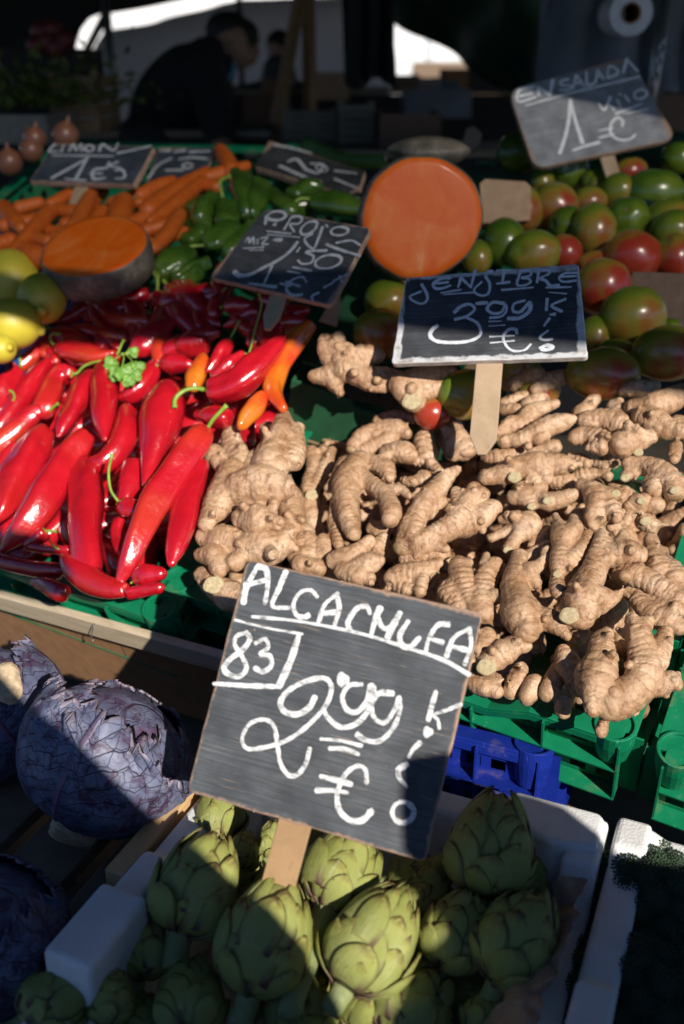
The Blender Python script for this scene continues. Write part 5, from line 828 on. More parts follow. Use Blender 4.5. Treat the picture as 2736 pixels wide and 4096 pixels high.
# ------------------------------------------------------------------ artichokes
EZ = np.array([0, .06, .14, .24, .36, .5, .64, .78, .9, 1.0, 1.1]); ER = np.array([.13, .26, .355, .415, .435, .425, .395, .345, .27, .185, .07])
def ell(z): return np.interp(z, EZ, ER)
TIERS = [(.00, .33, .20, 4, .042), (.05, .44, .27, 5, .034), (.15, .50, .285, 5, .026), (.27, .51, .265, 5, .018), (.39, .49, .235, 5, .011), (.50, .46, .20, 5, .005), (.60, .42, .16, 5, -.001), (.70, .36, .12, 4, -.010), (.78, .30, .08, 4, -.022)]
def bract_mesh(k, seed):
    z0, L, hw, cnt, off = TIERS[k]; r = np.random.default_rng(seed * 31 + k); nu, nv = 11, 14; G_ = np.zeros((nv, nu, 3)); bu = np.zeros((nv, nu)); bv = np.zeros((nv, nu)); flare = r.uniform(.012, .045) * (1.5 if k < 2 else .8); skew = r.normal(0, .04)
    for i in range(nv):
        v = i / (nv - 1); w = hw * (.62 + .38 * math.sin(math.pi * min(1, .15 + v * .75))) * max(.03, (1 - v ** 5.)) ** .62
        for j in range(nu):
            u = -1 + 2 * j / (nu - 1); z = z0 + L * v - .05 * L * u * u * (1 - v); R = ell(z) + off + .012 + flare * v * v - .012 * u * u * (1 + v) + .006 * math.exp(-(u / .18) ** 2) * v
            a = (u * w + skew * v) / max(.09, R + .04) * (1 if R > .1 else .8); a = max(-1.6, min(1.6, a)); Rr = R * (1 + .03 * a * a)
            G_[i, j] = (Rr * math.sin(a), -Rr * math.cos(a), z); bu[i, j] = u; bv[i, j] = v
    V, Fc = grid_shell(G_, -.012 if True else .01); me = bpy.data.meshes.new('bract'); me.from_pydata(V.tolist(), [], [list(f) for f in Fc]); me.polygons.foreach_set('use_smooth', [True] * len(me.polygons))
    for nm, a in (('bu', bu), ('bv', bv)): at_ = me.attributes.new(nm, 'FLOAT', 'POINT'); at_.data.foreach_set('value', np.r_[a.ravel(), a.ravel()].astype(np.float32))
    me.materials.append(ARTI); return me
BM = [[bract_mesh(k, s) for k in range(len(TIERS))] for s in range(3)]
zc = np.linspace(.0, 1.02, 14); Vh, Fh = tube(np.c_[np.zeros(14), np.zeros(14), zc], np.array([ell(z) - .012 for z in zc]), 20); HM = bpy.data.meshes.new('heart'); HM.from_pydata(Vh.tolist(), [], [list(f) for f in Fh]); HM.polygons.foreach_set('use_smooth', [True] * len(HM.polygons)); HM.materials.append(ARTI)
AN = 0
def artichoke(label, tr, base, tip, hw, z=.755, stem=None, dz=0., ztip=None):
    global AN
    s = SCALE(tr) * .99; b_ = hitz(*tr(base), z); d = ray(*tr(base)); wdt = hw * s * np.linalg.norm(b_ - C0) / F * (np.dot(d, d) ** -.5); L = 2 * wdt / .84
    # the tip lies on the ray through its image, at the artichoke's own length from the base, leaning away
    r = ray(*tr(tip)); r /= np.linalg.norm(r); q = b_ - C0; bb = q @ r; disc_ = bb * bb - (q @ q - L * L); tp = C0 + r * (bb + math.sqrt(max(0, disc_)) * .8 if disc_ > 0 else bb); ax = tp - b_; L = max(L * .9, min(np.linalg.norm(ax), L * 1.25)); ax /= np.linalg.norm(ax)
    t = thing('artichoke', label, 'artichoke', b_, 'artichokes in the foam box'); rr = np.random.default_rng(AN + 3); Q = Vector(ax).to_track_quat('Z', 'Y'); t.rotation_euler = Q.to_euler(); t.scale = (L, L, L); vs = BM[AN % 3]; AN += 1; ph = rr.uniform(0, 6.3)
    h = bpy.data.objects.new('heart', HM); COL.objects.link(h); h.parent = t
    for k, (z0, L_, w_, cnt, off) in enumerate(TIERS):
        for i in range(cnt):
            o = bpy.data.objects.new('bract', vs[(k)] if rr.random() < .7 else BM[(AN + 1) % 3][k]); COL.objects.link(o); o.parent = t
            o.rotation_euler = (rr.normal(0, .02), rr.normal(0, .02), ph + k * 2.399 * .5 + (i + (k % 2) * .5) * 2 * math.pi / cnt + rr.normal(0, .09)); f_ = rr.uniform(.93, 1.05); o.scale = (f_, f_, rr.uniform(.94, 1.06)); o.location = (0, 0, rr.normal(0, .01))
    me = bpy.data.meshes.new('stem')
    if stem is None: Pn = np.array([[0, 0, .05], [0, 0, -.1], [.01, .0, -.28]]); R = [.13, .115, .12]; V, Fc = tube(cr(Pn, 8), np.interp(np.linspace(0, 1, 8), [0, .5, 1], R), 14, lambda th, tt: 1 + .05 * np.cos(9 * th))
    else:
        inv = np.array(Q.to_matrix()).T / L; pts = [np.zeros(3) + [0, 0, .04]] + [inv @ (hitz(*tr(q_), z + dz - .006 * (i + 1)) - b_) for i, q_ in enumerate(stem)]; c = cr(pts, 14); V, Fc = tube(c, np.interp(np.linspace(0, 1, 14), [0, .2, 1], [.17, .14, .13]), 16, lambda th, tt: 1 + .06 * np.cos(9 * th))
    me.from_pydata(V.tolist(), [], [list(f) for f in Fc]); me.polygons.foreach_set('use_smooth', [True] * len(me.polygons)); me.materials.append(ASTEM); so_ = bpy.data.objects.new('stem', me); COL.objects.link(so_); so_.parent = t
    return t
H5 = T(500, 3100, 1.12); H6 = T(1700, 2900, 1.5135); H4 = T(0, 2300, 1.3078)
artichoke('artichoke in full sunlight right of the long ribbed stem', H5, (985, 950), (1225, 555), 172, .765)
artichoke('artichoke in the middle with only its yellow top right lit', H5, (555, 985), (705, 505), 182, .765)
artichoke('sunlit artichoke on a long ribbed stem below the large board', H5, (905, 600), (1050, 245), 165, .785, [(870, 680), (810, 850), (730, 1080)])
artichoke('artichoke at the left with a sunlit tip beside the foam wall', H5, (245, 715), (400, 290), 152, .775, [(230, 790), (222, 870)])
artichoke('small dark artichoke with a narrow lit strip beside the stake', H5, (525, 430), (545, 265), 72, .765, [(500, 470), (440, 560)])
artichoke('artichoke half in sun under the left corner of the large board', H5, (440, 280), (425, 60), 112, .775)
artichoke('shaded artichoke at the bottom centre left', H5, (285, 1180), (290, 855), 162, .745)
artichoke('dark artichoke near the left foam wall below the lit tipped one', H5, (60, 920), (115, 635), 108, .74)
artichoke('shaded broad artichoke right of the fully lit one', H6, (100, 1480), (285, 1040), 160, .755)
artichoke('large upright shaded artichoke against the back foam wall', H6, (335, 1030), (465, 430), 196, .785)
artichoke('shaded artichoke with a torn bract beside the brown paper', H6, (430, 1570), (700, 1020), 188, .76)
artichoke('very dark artichoke behind the torn one in the corner', H6, (600, 1060), (645, 790), 128, .755)
artichoke('artichoke at the bottom edge with a faintly yellow top', H5, (1190, 1180), (1390, 905), 165, .735)
artichoke('dark artichoke at the bottom edge beside the brown paper', H6, (290, 1880), (430, 1650), 125, .735)
artichoke('shaded artichoke in the bottom left corner lying on its side', H4, (110, 2350), (470, 2140), 165, .76)
artichoke('narrow dark artichoke between the two bottom left ones', H4, (565, 2360), (595, 2075), 105, .75)
artichoke('dark artichoke at the very bottom between the two left ones', H4, (760, 2420), (700, 2200), 110, .72)
artichoke('dark artichoke in the shadow of the right half of the large board', H5, (1180, 480), (1420, 440), 92, .76)
artichoke('dim artichoke below the shadow of the board at the right', H5, (1200, 650), (1440, 520), 110, .75)
artichoke('dark artichoke between the upright one and the board', H6, (-20, 1050), (110, 820), 118, .765)
artichoke('yellow-green artichoke tip glowing right of the stake', H5, (760, 440), (850, 245), 82, .765)
artichoke('dark stemmed artichoke just left of the stake', H5, (640, 370), (672, 215), 58, .765, [(600, 470), (480, 630)])
artichoke('deep shaded artichoke below the middle one', H5, (560, 1150), (640, 930), 110, .715)
artichoke('shaded artichoke behind the left lit tipped one', H5, (130, 640), (190, 440), 80, .735)
for i in range(24):
    q = BL + bx * rng.uniform(.07, .34) - by * rng.uniform(.07, .55); t = artichoke('artichoke buried under the others in the foam box', T(0, 0, 1), (1000, 3600), (1050, 3450), 150, .70); t.location = Vector((q[0], q[1], rng.uniform(.655, .695))); t['group'] = 'buried artichokes'; t.rotation_euler = (rng.uniform(-1.4, 0.2), rng.uniform(-.5, .5), rng.uniform(0, 6.3)); t.scale = (.075, .075, .075)
# ------------------------------------------------------------------ red cabbages
m = M_('cabbage_leaf'); wv = m.n('VectorMath', operation='MULTIPLY_ADD'); m.l(m.noise(sc=30, det=3, out=1), wv.inputs[0]); wv.inputs[1].default_value = (.014,) * 3; m.l(m.co(), wv.inputs[2]); v1 = m.voro(wv.outputs[0], 62, 'DISTANCE_TO_EDGE'); bu, bv = m.attr('bu'), m.attr('bv'); mid = m.ramp(m.mth('ABSOLUTE', bu), [(0., 1.), (.02, .9), (.045, 0.)])
side = m.mth('ABSOLUTE', m.mth('SUBTRACT', m.mth('FRACT', m.mth('ADD', m.mth('MULTIPLY', bv, 7.), m.mth('MULTIPLY', m.mth('ABSOLUTE', bu), -3.2))), .5)); sv = m.ramp(side, [(0., 1.), (.02, .6), (.045, 0.)])
nz = m.noise(sc=22, det=7, rough=.7); vv = m.mth('MAXIMUM', m.mth('MAXIMUM', m.ramp(v1, [(0., .40), (.012, .25), (.03, 0.)]), sv), mid)
col = m.ramp(nz, [(.3, (.05, .055, .11)), (.5, (.12, .135, .22)), (.70, (.21, .23, .32))]); col = m.mix(m.ramp(m.noise(sc=38, det=8, rough=.78, dist=.8), [(.48, 0.), (.58, .9)]), col, (.050, .022, .055)); col = m.mix(m.mth('MULTIPLY', vv, .5), col, (.045, .02, .05)); col = m.mix(m.mth('MULTIPLY', mid, m.ramp(bv, [(.2, 1.), (.7, .2)])), col, (.22, .10, .20)); col = m.mix(m.ramp(bv, [(.965, 0.), (1., .7)]), col, (.30, .24, .28))
m.set(Base_Color=col, Roughness=.5, Specular_IOR_Level=.4); inv = m.mth('SUBTRACT', 1., vv); m.bump(inv, .8, .003); m.bump(nz, .3, .004); CABB = m.m
CABS = plain('cabbage_cut_stem', (.55, .42, .27), .8, 120, .3, .6, .004); CABW = plain('cabbage_pale_edge', (.38, .36, .36), .6, 60, .3, .4, .003)
def cabbage(label, cen, R, sq=.86, leaves=(), seed=0, ax=(0, 0, 1), stump=None):
    t = thing('red_cabbage', label, 'cabbage', cen, 'red cabbages'); M3 = rot_to(ax); V = SV * np.array([1, 1, sq]); V = V * R * .955; part('head', V @ M3.T + cen, SF, CABB, t, attrs=dict(bu=SV[:, 0] * .5 + .3, bv=(SV[:, 2] * .5 + .5) * .9))
    r = np.random.default_rng(seed)
    for i, (az_, pol0, pol1, hw, lift, ruf) in enumerate(leaves):
        nu, nv = 30, 30; Gd = np.zeros((nv, nu, 3)); bu = np.zeros((nv, nu)); bv = np.zeros((nv, nu)); p1, p2, p3 = r.uniform(0, 6, 3)
        for a in range(nv):
            v = a / (nv - 1); w = hw * math.sin(math.pi * min(.96, .12 + .62 * v)) * (1 - max(0, v - .8) ** 2 * 6)
            for b_ in range(nu):
                u = -1 + 2 * b_ / (nu - 1); edge = max(abs(u), v); rag = .022 * math.sin(9 * u + p1) + .018 * math.sin(23 * u + p2) + .012 * math.sin(41 * u + p3); pol = pol0 + (pol1 - pol0) * (v + (rag - .10 * u * u) * v * 1.6); th = az_ + u * w / max(.35, math.sin(max(.2, pol)))
                rad = R * (1 + lift * (v ** 3) + .02 + .012 * i) + R * ruf * edge ** 5 * math.sin(7 * u + 5 * v + p2) + R * .018 * math.exp(-(u / .06) ** 2) * (1 - v) + R * .022 * math.sin(5.1 * u + 3.7 * v + p1) * v + R * .008 * math.sin(22 * v - 12 * abs(u)) * (1 - abs(u))
                Gd[a, b_] = (rad * math.sin(pol) * math.cos(th), rad * math.sin(pol) * math.sin(th), rad * math.cos(pol) * sq); bu[a, b_] = u; bv[a, b_] = v
        V, Fc = grid_shell(Gd, .0022 if False else -.0022); part('outer_leaf', V @ M3.T + cen, Fc, CABB, t, attrs=dict(bu=np.r_[bu.ravel(), bu.ravel()], bv=np.r_[bv.ravel(), bv.ravel()]))
    if stump is not None:
        c, rr, nn = stump; M4 = rot_to(nn); th = np.linspace(0, 2 * np.pi, 20, endpoint=False); w = rr * (1 + .15 * np.sin(3 * th + seed)); VV = []
        for f_, z in ((1.1, -.02), (1., 0), (.6, .003), (.02, .002)): VV += [(math.cos(x) * y * f_, math.sin(x) * y * f_, z) for x, y in zip(th, w)]
        part('cut_stem', np.array(VV) @ M4.T + c, [(i * 20 + j, i * 20 + (j + 1) % 20, (i + 1) * 20 + (j + 1) % 20, (i + 1) * 20 + j) for i in range(3) for j in range(20)] + [tuple(range(60, 80))], CABS, t)
    return t
cc = at(248 * K, 1735 * K, 1.085)
cabbage('large red cabbage with torn veined outer leaves between the plank and the artichokes', cc, .088, .84, [(-1.0, 2.55, .42, 1.05, .03, .012), (.9, 2.5, .55, 1.0, .02, .02), (-2.75, 2.45, .62, .95, .02, .02), (-2.0, 2.55, 1.25, .7, .05, .02), (-.3, 2.5, .8, .9, .03, .015), (3.0, 2.5, 1.1, .8, .04, .02), (2.2, 2.4, .75, 1.0, .16, .03), (1.4, 2.3, .85, .9, .12, .03)], 3, (.42, .30, .78), (cc + np.array([-.035, -.062, -.055]), .024, (-.3, -.8, -.35)))
c2 = at(-22 * K, 1640 * K, 1.20); cabbage('red cabbage cut off by the left edge with its pale stem stump facing up', c2, .088, .9, [(-.7, 2.5, .7, 1., .02, .015), (.8, 2.4, .8, 1., .05, .02), (-2.4, 2.4, .7, 1., .03, .02), (2.0, 2.3, .9, .9, .08, .03)], 5, (-.5, .1, .8), (c2 + np.array([.040, -.045, .078]), .022, (.3, -.5, .8)))
c3 = at(-40 * K, 2150 * K, .93); cabbage('dark red cabbage in deep shade at the left edge below', c3, .075, .9, [(-.7, 2.5, .5, 1., .05, .03), (1.2, 2.4, .6, 1., .15, .05), (-2.4, 2.4, .6, 1., .05, .03)], 7, (.2, .1, .9))
# loose stalk on the pallet
b = MB(); b.tube(cr([hitz(300 * K, 1905 * K, .73), hitz(320 * K, 1960 * K, .722), hitz(370 * K, 1990 * K, .722), hitz(450 * K, 2000 * K, .722)], 16), .0022, 8); tag(b.obj('loose_stalk', plain('dull_green_stalk', (.05, .07, .02), .6), True), 'thin dull green stalk lying on the pallet below the cabbage', 'stalk')
# ------------------------------------------------------------------ broccoli
m = M_('broccoli_bud'); n = m.noise(sc=40, det=4); m.set(Base_Color=m.mix(m.ramp(m.rnd(), [(0., 0.), (1., .3)]), m.ramp(n, [(.3, (.022, .045, .028)), (.7, (.045, .08, .045))]), (.05, .09, .03)), Roughness=.75); BROC = m.m
ib = bmesh.new(); bmesh.ops.create_icosphere(ib, subdivisions=1, radius=1); IV = np.array([v.co[:] for v in ib.verts]); IF = [[v.index for v in f.verts] for f in ib.faces]; ib.free()
def broccoli(label, cen, R, seed):
    r = np.random.default_rng(seed); t = thing('broccoli', label, 'broccoli', cen, 'broccoli heads'); nf = 42; ph = (1 + 5 ** .5) / 2
    for i in range(nf):
        z = 1 - 1.35 * i / nf; a = 2 * math.pi * i / ph; q = np.array([math.sqrt(max(0, 1 - z * z)) * math.cos(a), math.sqrt(max(0, 1 - z * z)) * math.sin(a), z * .8]); fc = cen + q * R * .80; fr = R * r.uniform(.24, .30); b = MB(); nb = 330
        k = np.arange(nb) + .5; zz = 1 - 2 * k / nb; aa = np.pi * (1 + 5 ** .5) * k; D = np.c_[np.sqrt(1 - zz * zz) * np.cos(aa), np.sqrt(1 - zz * zz) * np.sin(aa), zz]; D = D[(D @ q) > -.25]
        V0 = IV * fr * .93 + fc; b.add(V0, IF)
        for dd in D: b.add(IV * fr * r.uniform(.06, .085) + fc + dd * fr * r.uniform(.93, 1.0), IF)
        b.part('floret', BROC, t, True)
    b = MB(); b.tube([cen + np.array([0, 0, -R * .2]), cen + np.array([0, 0, -R * .9]), cen + np.array([0, 0, -R * 1.2])], [R * .5, R * .32, R * .3], 14); b.part('stalk', ASTEM, t, True)
broccoli('dark green broccoli head at the back of the right foam box', at(2600, 3610, .985), .062, 1)
broccoli('dark green broccoli head in deep shade in the bottom right corner', at(2530, 4010, .90), .066, 2)
# crumpled brown paper lining between the artichokes and the right foam wall
top = [(815, 915), (980, 940), (930, 1090), (900, 1200), (830, 1340), (800, 1480), (700, 1640), (670, 1830)]; bot = [(770, 960), (830, 1060), (800, 1180), (775, 1290), (740, 1400), (560, 1560), (480, 1650), (420, 1830)]
n = 34; a = cr(np.array([hitz(*H6(q), .808 - .001 * i) for i, q in enumerate(top)]), n); b_ = cr(np.array([hitz(*H6(q), .800 - .002 * i) for i, q in enumerate(bot)]), n); Gd = np.zeros((n, 14, 3))
for j in range(14): f_ = j / 13; Gd[:, j] = a * (1 - f_) + b_ * f_
off = lumps(Gd.reshape(-1, 3), .0035, 140, 4, 12) + lumps(Gd.reshape(-1, 3), .002, 330, 8, 9); off = np.sign(off) * np.abs(off) ** .8 * .8; Gd += off.reshape(n, 14, 1) * np.array([.3, -.6, .75]); V, Fc = grid_shell(Gd, .0006); tag(mesh('paper_lining', V, Fc, KRAFT, None, False), 'crumpled brown paper lining between the artichokes and the right foam wall', 'paper')
# ------------------------------------------------------------------ behind the stall
def quadprism(pts, d, th, m, name, label, cat, dd=None):  # upright sheet with thickness; pts in 1568 units, d or per-point depths
    V = [at(u * K, v * K, (dd[i] if dd else d)) for i, (u, v) in enumerate(pts)]; back = np.array([0, th, 0]); k = len(V); b = MB(); b.add(V + [x + back for x in V], [tuple(range(k)), tuple(range(k, 2 * k))[::-1]] + [(i, k + i, k + (i + 1) % k, (i + 1) % k) for i in range(k)]); o = b.obj(name, m); return tag(o, label, cat) if label else o
m = M_('thin_white_canvas'); m.set(Base_Color=(.60, .61, .64), Roughness=.85); tl = m.n('BsdfTranslucent'); tl.inputs[0].default_value = (.62, .63, .66, 1); mx = m.n('MixShader'); mx.inputs[0].default_value = .55; m.l(m.b.outputs[0], mx.inputs[1]); m.l(tl.outputs[0], mx.inputs[2]); m.l(mx.outputs[0], m.t.nodes['Material Output'].inputs[0]); WHITEC = m.m
# white side wall of the next stall, a real hanging canvas with folds
n = 40; us = np.linspace(160, 905, n); topv = np.interp(us, [160, 225, 250, 350, 450, 500, 560, 905], [178, 80, 69, 50, 22, 10, -2, -14]); Gd = np.zeros((n, 12, 3)); dW = 6.0
for i in range(n):
    a = at(us[i] * K, topv[i] * K, dW)
    for j in range(12): f_ = j / 11; Gd[i, j] = (a[0] + .02 * math.sin(i * .9), a[1] + .05 * math.sin(i * .55) * f_ + .05, a[2] * (1 - f_) + .05 * f_)
V, Fc = grid_shell(Gd, .004); tag(mesh('canvas_wall', V, Fc, WHITEC, None), 'pale grey-white canvas side wall hanging behind the bending man', 'canvas')
# stall canopy overhead: tarpaulin roof, dark valance, posts
t = thing('stall_canopy', 'dark green tarpaulin canopy over the stall, its hanging edges crossing the top of the picture', 'canopy', (0, 2.5, 2.2))
def sheet(name, fn, nu, nv, m, th=.004):
    Gd = np.array([[fn(i / (nu - 1), j / (nv - 1)) for j in range(nv)] for i in range(nu)]); V, Fc = grid_shell(Gd, th); return part(name, V, Fc, m, t)
fe0, fe1 = np.array([.53, -.14, 2.2]), np.array([1.147, -.33, 2.2]); fd = (fe1 - fe0) / np.linalg.norm(fe1 - fe0)
m = M_('added_shade_net'); tr_ = m.n('BsdfTransparent'); mx = m.n('MixShader'); mx.inputs[0].default_value = .52; m.l(tr_.outputs[0], mx.inputs[1]); m.l(m.b.outputs[0], mx.inputs[2]); m.set(Base_Color=(.03, .09, .05), Roughness=.8); m.l(mx.outputs[0], m.t.nodes['Material Output'].inputs[0]); NETM = m.m  # unseen net added to let part of the sun reach the back
cdir = np.array([.3, .954, 0]); cdir /= np.linalg.norm(cdir)
def roof(name, t0, t1, m_, nv=6, l0=-2.6): sheet(name, lambda a, b: (lambda w_: fe0 + fd * w_ + cdir * (t0 + (  .018 * min(1, max(0, (.45 - w_) / .5)) * (1 - b) if t0 < 0 else 0) + (t1 - t0) * b))(l0 + (2.6 - l0) * a) + np.array([0, 0, (.008 if t0 < 0 else .012) * math.sin(a * 26)]), 60, nv, m_)
roof('front_band', -.095, .088, TARPG); roof('added_shade_net', .0885, 1.02, NETM, 8); roof('roof', 1.0205, 9.5, TARPG, 16, -7.)
sheet('rear_valance', lambda a, b: (lambda u, v0, v1: at(u * K, (v0 + (v1 - v0) * b) * K, 5.0) + np.array([0, .04 * math.sin(a * 30), 0]))(-300 + 1250 * a, -150, float(np.interp(-300 + 1250 * a, [-300, 140, 178, 188, 212, 240, 350, 430, 545, 950], [215, 200, 120, 70, 36, 32, 15, 0, -12, -40]))), 70, 6, DARK)
sheet('side_tarpaulin', lambda a, b: (lambda p, q: p * (1 - b) + q * b + np.array([.03, .06, 0]) * math.sin(a * 14) * math.sin(b * 5))(at((870 + 420 * a) * K, -190 * K, 3.2), at(*( (900 + 360 * a) * K, float(np.interp(900 + 360 * a, [900, 985, 1060, 1150, 1260], [46, 92, 138, 205, 225])) * K), 4.2 - .7 * a)), 40, 12, TARPG)
quadprism([(-350, 120), (172, 168), (158, 345), (-350, 345)], 5.4, .02, DARK, 'dark_backing_sheet', 'black sheet added to keep the upper left dark behind the greens', 'tarpaulin')  # sheet added for darkness, closing off the bright strip behind the greens
# posts and trestles behind
def pole(name, label, p0, p1, r, m, cat, sq=False):
    b = MB(); b.tube(np.array([p0, p1]), r, 4 if sq else 12); return tag(b.obj(name, m, not sq), label, cat)
pole('metal_pole', 'thin grey metal pole in front of the white canvas at the left', at(236 * K, -60 * K, 4.6), at(268 * K, 320 * K, 4.6), .022, METAL, 'pole'); pole('metal_strut', 'slanting metal strut meeting the thin pole at the top left', at(238 * K, 40 * K, 4.62), at(150 * K, 210 * K, 4.5), .018, METAL, 'pole')
pole('metal_pole', 'dark thin pole rising behind the bending man', at(545 * K, -60 * K, 5.2), at(560 * K, 330 * K, 5.2), .014, DARK, 'pole')
pole('wooden_post', 'slanting brown wooden post right of the bending man', at(694 * K, -40 * K, 3.9), at(632 * K, 290 * K, 3.8), .028, WOODB, 'post', True); pole('wooden_post', 'upright brown wooden post beside the hanging dark clothes', at(706 * K, -40 * K, 3.9), at(712 * K, 345 * K, 3.8), .026, WOODB, 'post', True)
pole('metal_pole', 'blue-grey metal pole beside the salad price board', at(1532 * K, -40 * K, 2.05), at(1490 * K, 250 * K, 2.05), .013, METAL, 'pole')
# hanging dark clothes
n = 26; Gd = np.zeros((n, 10, 3))
for i in range(n):
    f_ = i / (n - 1); u = 782 + 122 * f_
    for j in range(10): g_ = j / 9; q = at((u + (8 if f_ < .5 else -2) * g_) * K, (-40 + (232 + 14 * math.sin(f_ * 7)) * g_) * K, 3.4); Gd[i, j] = q + np.array([0, .05 * math.sin(f_ * 17 + g_), 0])
V, Fc = grid_shell(Gd, .01); tag(mesh('hanging_clothes', V, Fc, DARK, None), 'black clothes hanging between the wooden post and the bright gap', 'clothes')
# grey-blue gathered cloth, bag roll, chain
n = 60; Gd = np.zeros((n, 12, 3))
for i in range(n):
    f_ = i / (n - 1); u = 1245 + 420 * f_
    for j in range(12): g_ = j / 11; q = at((u - 10 * g_ - 14 * g_ * math.sin(f_ * 9)) * K, (-30 + 255 * g_) * K, 2.75); Gd[i, j] = q + np.array([0, .035 * math.sin(f_ * 24 + 1.5 * math.sin(g_ * 2.2)) + .02 * math.sin(f_ * 11 + 2 * g_), 0])
V, Fc = grid_shell(Gd, .02); tag(mesh('draped_cloth', V, Fc, GREYC, None), 'grey-blue cloth hanging in thick folds behind the salad price board', 'cloth')
c = at(1447 * K, 30 * K, 2.3); axd = np.array([.12, .97, .02]); axd /= np.linalg.norm(axd); t = thing('bag_roll', 'white roll of plastic bags seen end-on at the top right', 'bag roll', c); M3 = rot_to(-axd)
def annulus(R0, R1, z0, z1, k=32):
    th = np.linspace(0, 2 * np.pi, k, endpoint=False); V = []
    for r, z in ((R0, z0), (R0, z1), (R1, z1), (R1, z0)): V += [(r * math.cos(a), r * math.sin(a), z) for a in th]
    return np.array(V) @ M3.T + c, [(q * k + j, q * k + (j + 1) % k, ((q + 1) % 4) * k + (j + 1) % k, ((q + 1) % 4) * k + j) for q in range(4) for j in range(k)]
part('plastic_film', *annulus(.048, .023, -.26, .0), plain('bag_film', (.60, .63, .68), .3, 60, .08, .1), t, False); part('core', *annulus(.0228, .0195, -.261, .002), CARDB, t, False)
t = thing('metal_chain', 'short dark metal chain hanging from the pole beside the salad price board', 'chain', at(1520 * K, 100 * K, 2.0))
for i in range(7):
    q = at((1522 - i * 4) * K, (95 + i * 16) * K, 2.0); th = np.linspace(0, 2 * np.pi, 14); e = (np.array([1, 0, 0]) if i % 2 else np.array([.25, .9, 0])); b = MB(); b.tube(q + np.outer(np.cos(th) * .006, e) + np.outer(np.sin(th) * .011, (0, 0, 1)), .0022, 6); b.part('link', METAL, t, True)
# ------------------------------------------------------------------ two people at the back (one continuous body each, clothes over it)
def blob_mesh(name, chains, m, parent, vox=.014, it=6):
    b = MB()
    for ch in chains:
        c = cr(np.array(ch, float), 6 * len(ch)); b.tube(*rounded(c[:, :3], c[:, 3]), 16)
    V = np.vstack(b.V); me = bpy.data.meshes.new(name); loc = ROOTLOC[parent.name]; me.from_pydata((V - loc).tolist(), [], b.F); o = bpy.data.objects.new(name, me); COL.objects.link(o); md = o.modifiers.new('r', 'REMESH'); md.mode = 'VOXEL'; md.voxel_size = vox; md2 = o.modifiers.new('s', 'SMOOTH'); md2.iterations = it
    dg = bpy.context.evaluated_depsgraph_get(); dg.update(); m2 = bpy.data.meshes.new_from_object(o.evaluated_get(dg)); o.modifiers.clear(); o.data = m2; m2.materials.clear(); m2.materials.append(m); m2.polygons.foreach_set('use_smooth', [True] * len(m2.polygons)); o.parent = parent; o.location = (0, 0, 0); return o
D0 = 3.5; px = lambda u, v, r, dd=0.: (*at(u * K, v * K, D0 + dd), r * K * (D0 + dd) / F)
hd = np.array(px(540, 95, 1)[:3]); pel = np.array(px(385, 345, 1)[:3]); ft = lambda x, y: (pel[0] + x, pel[1] + y, .06)
t = thing('person', 'man in black jacket bending forward with a pale blue mask pulled under his chin', 'person', (pel[0], pel[1], 0))
legs = [[(pel[0] - .05, pel[1] + s, pel[2], .11), (pel[0] - .03, pel[1] + s * 1.2, .50, .075), (pel[0] - .05, pel[1] + s * 1.3, .09, .05), (pel[0] + .12, pel[1] + s * 1.4, .05, .04)] for s in (-.11, .11)]
torso = [px(385, 350, 85), px(400, 260, 92), px(440, 190, 82), px(480, 150, 58)]; neck = [px(478, 145, 42), px(510, 118, 34), px(530, 100, 40)]; head = [px(525, 82, 44), px(540, 100, 47), px(556, 122, 36), px(570, 128, 22)]
armL = [px(470, 165, 40, -.14), px(490, 250, 36, -.22), px(505, 320, 30, -.26), px(520, 385, 22, -.30)]; armR = [px(480, 165, 40, .16), px(500, 250, 34, .22), px(512, 330, 28, .2)]
nose = [px(585, 110, 7), px(596, 118, 6)]; brow = [px(570, 92, 16), px(580, 100, 12)]; chin = [px(560, 140, 16), px(556, 150, 12)]; ear = [px(528, 108, 7, -.075), px(526, 118, 6, -.075)]
hand = [[px(520, 385, 17, -.30), px(526, 415, 15, -.31)]] + [[px(520 + i * 5, 412, 5.5, -.31 - .008 * i), px(522 + i * 6, 432, 5, -.31), px(520 + i * 6, 446 - abs(i - 1.5) * 3, 4.4, -.31)] for i in range(4)] + [[px(514, 398, 6, -.33), px(506, 418, 5, -.34)]]
blob_mesh('body', [torso, neck, head, armL, armR, nose, brow, chin, ear] + hand + legs, SKIN, t, .011, 3)
f_ = lambda ch, k: [(*q[:3], q[3] * k) for q in ch]
blob_mesh('jacket', [f_(torso, 1.1), f_(armL[:3], 1.2), f_(armR, 1.25), [px(478, 148, 55), px(496, 132, 44)], [px(395, 340, 100), px(392, 290, 98)]], DARK, t, .012, 4); blob_mesh('trousers', [f_(l[:3], 1.18) for l in legs], plain('dark_trousers', (.015, .017, .022), .9), t, .014, 4)
blob_mesh('hair', [[px(516, 74, 46), px(535, 78, 48), px(556, 84, 40)], [px(505, 92, 34), px(512, 108, 28)]], HAIR, t, .009, 2); blob_mesh('mask', [[px(532, 150, 12, -.02), px(528, 168, 13, -.02), px(524, 182, 8, -.02)], [px(532, 150, 12, .03), px(528, 170, 12, .03)]], MASK, t, .007, 2)
D0 = 4.9; hd = px(635, 118, 1); t = thing('person', 'second person half hidden behind the slanting wooden post', 'person', (hd[0], hd[1], 0))
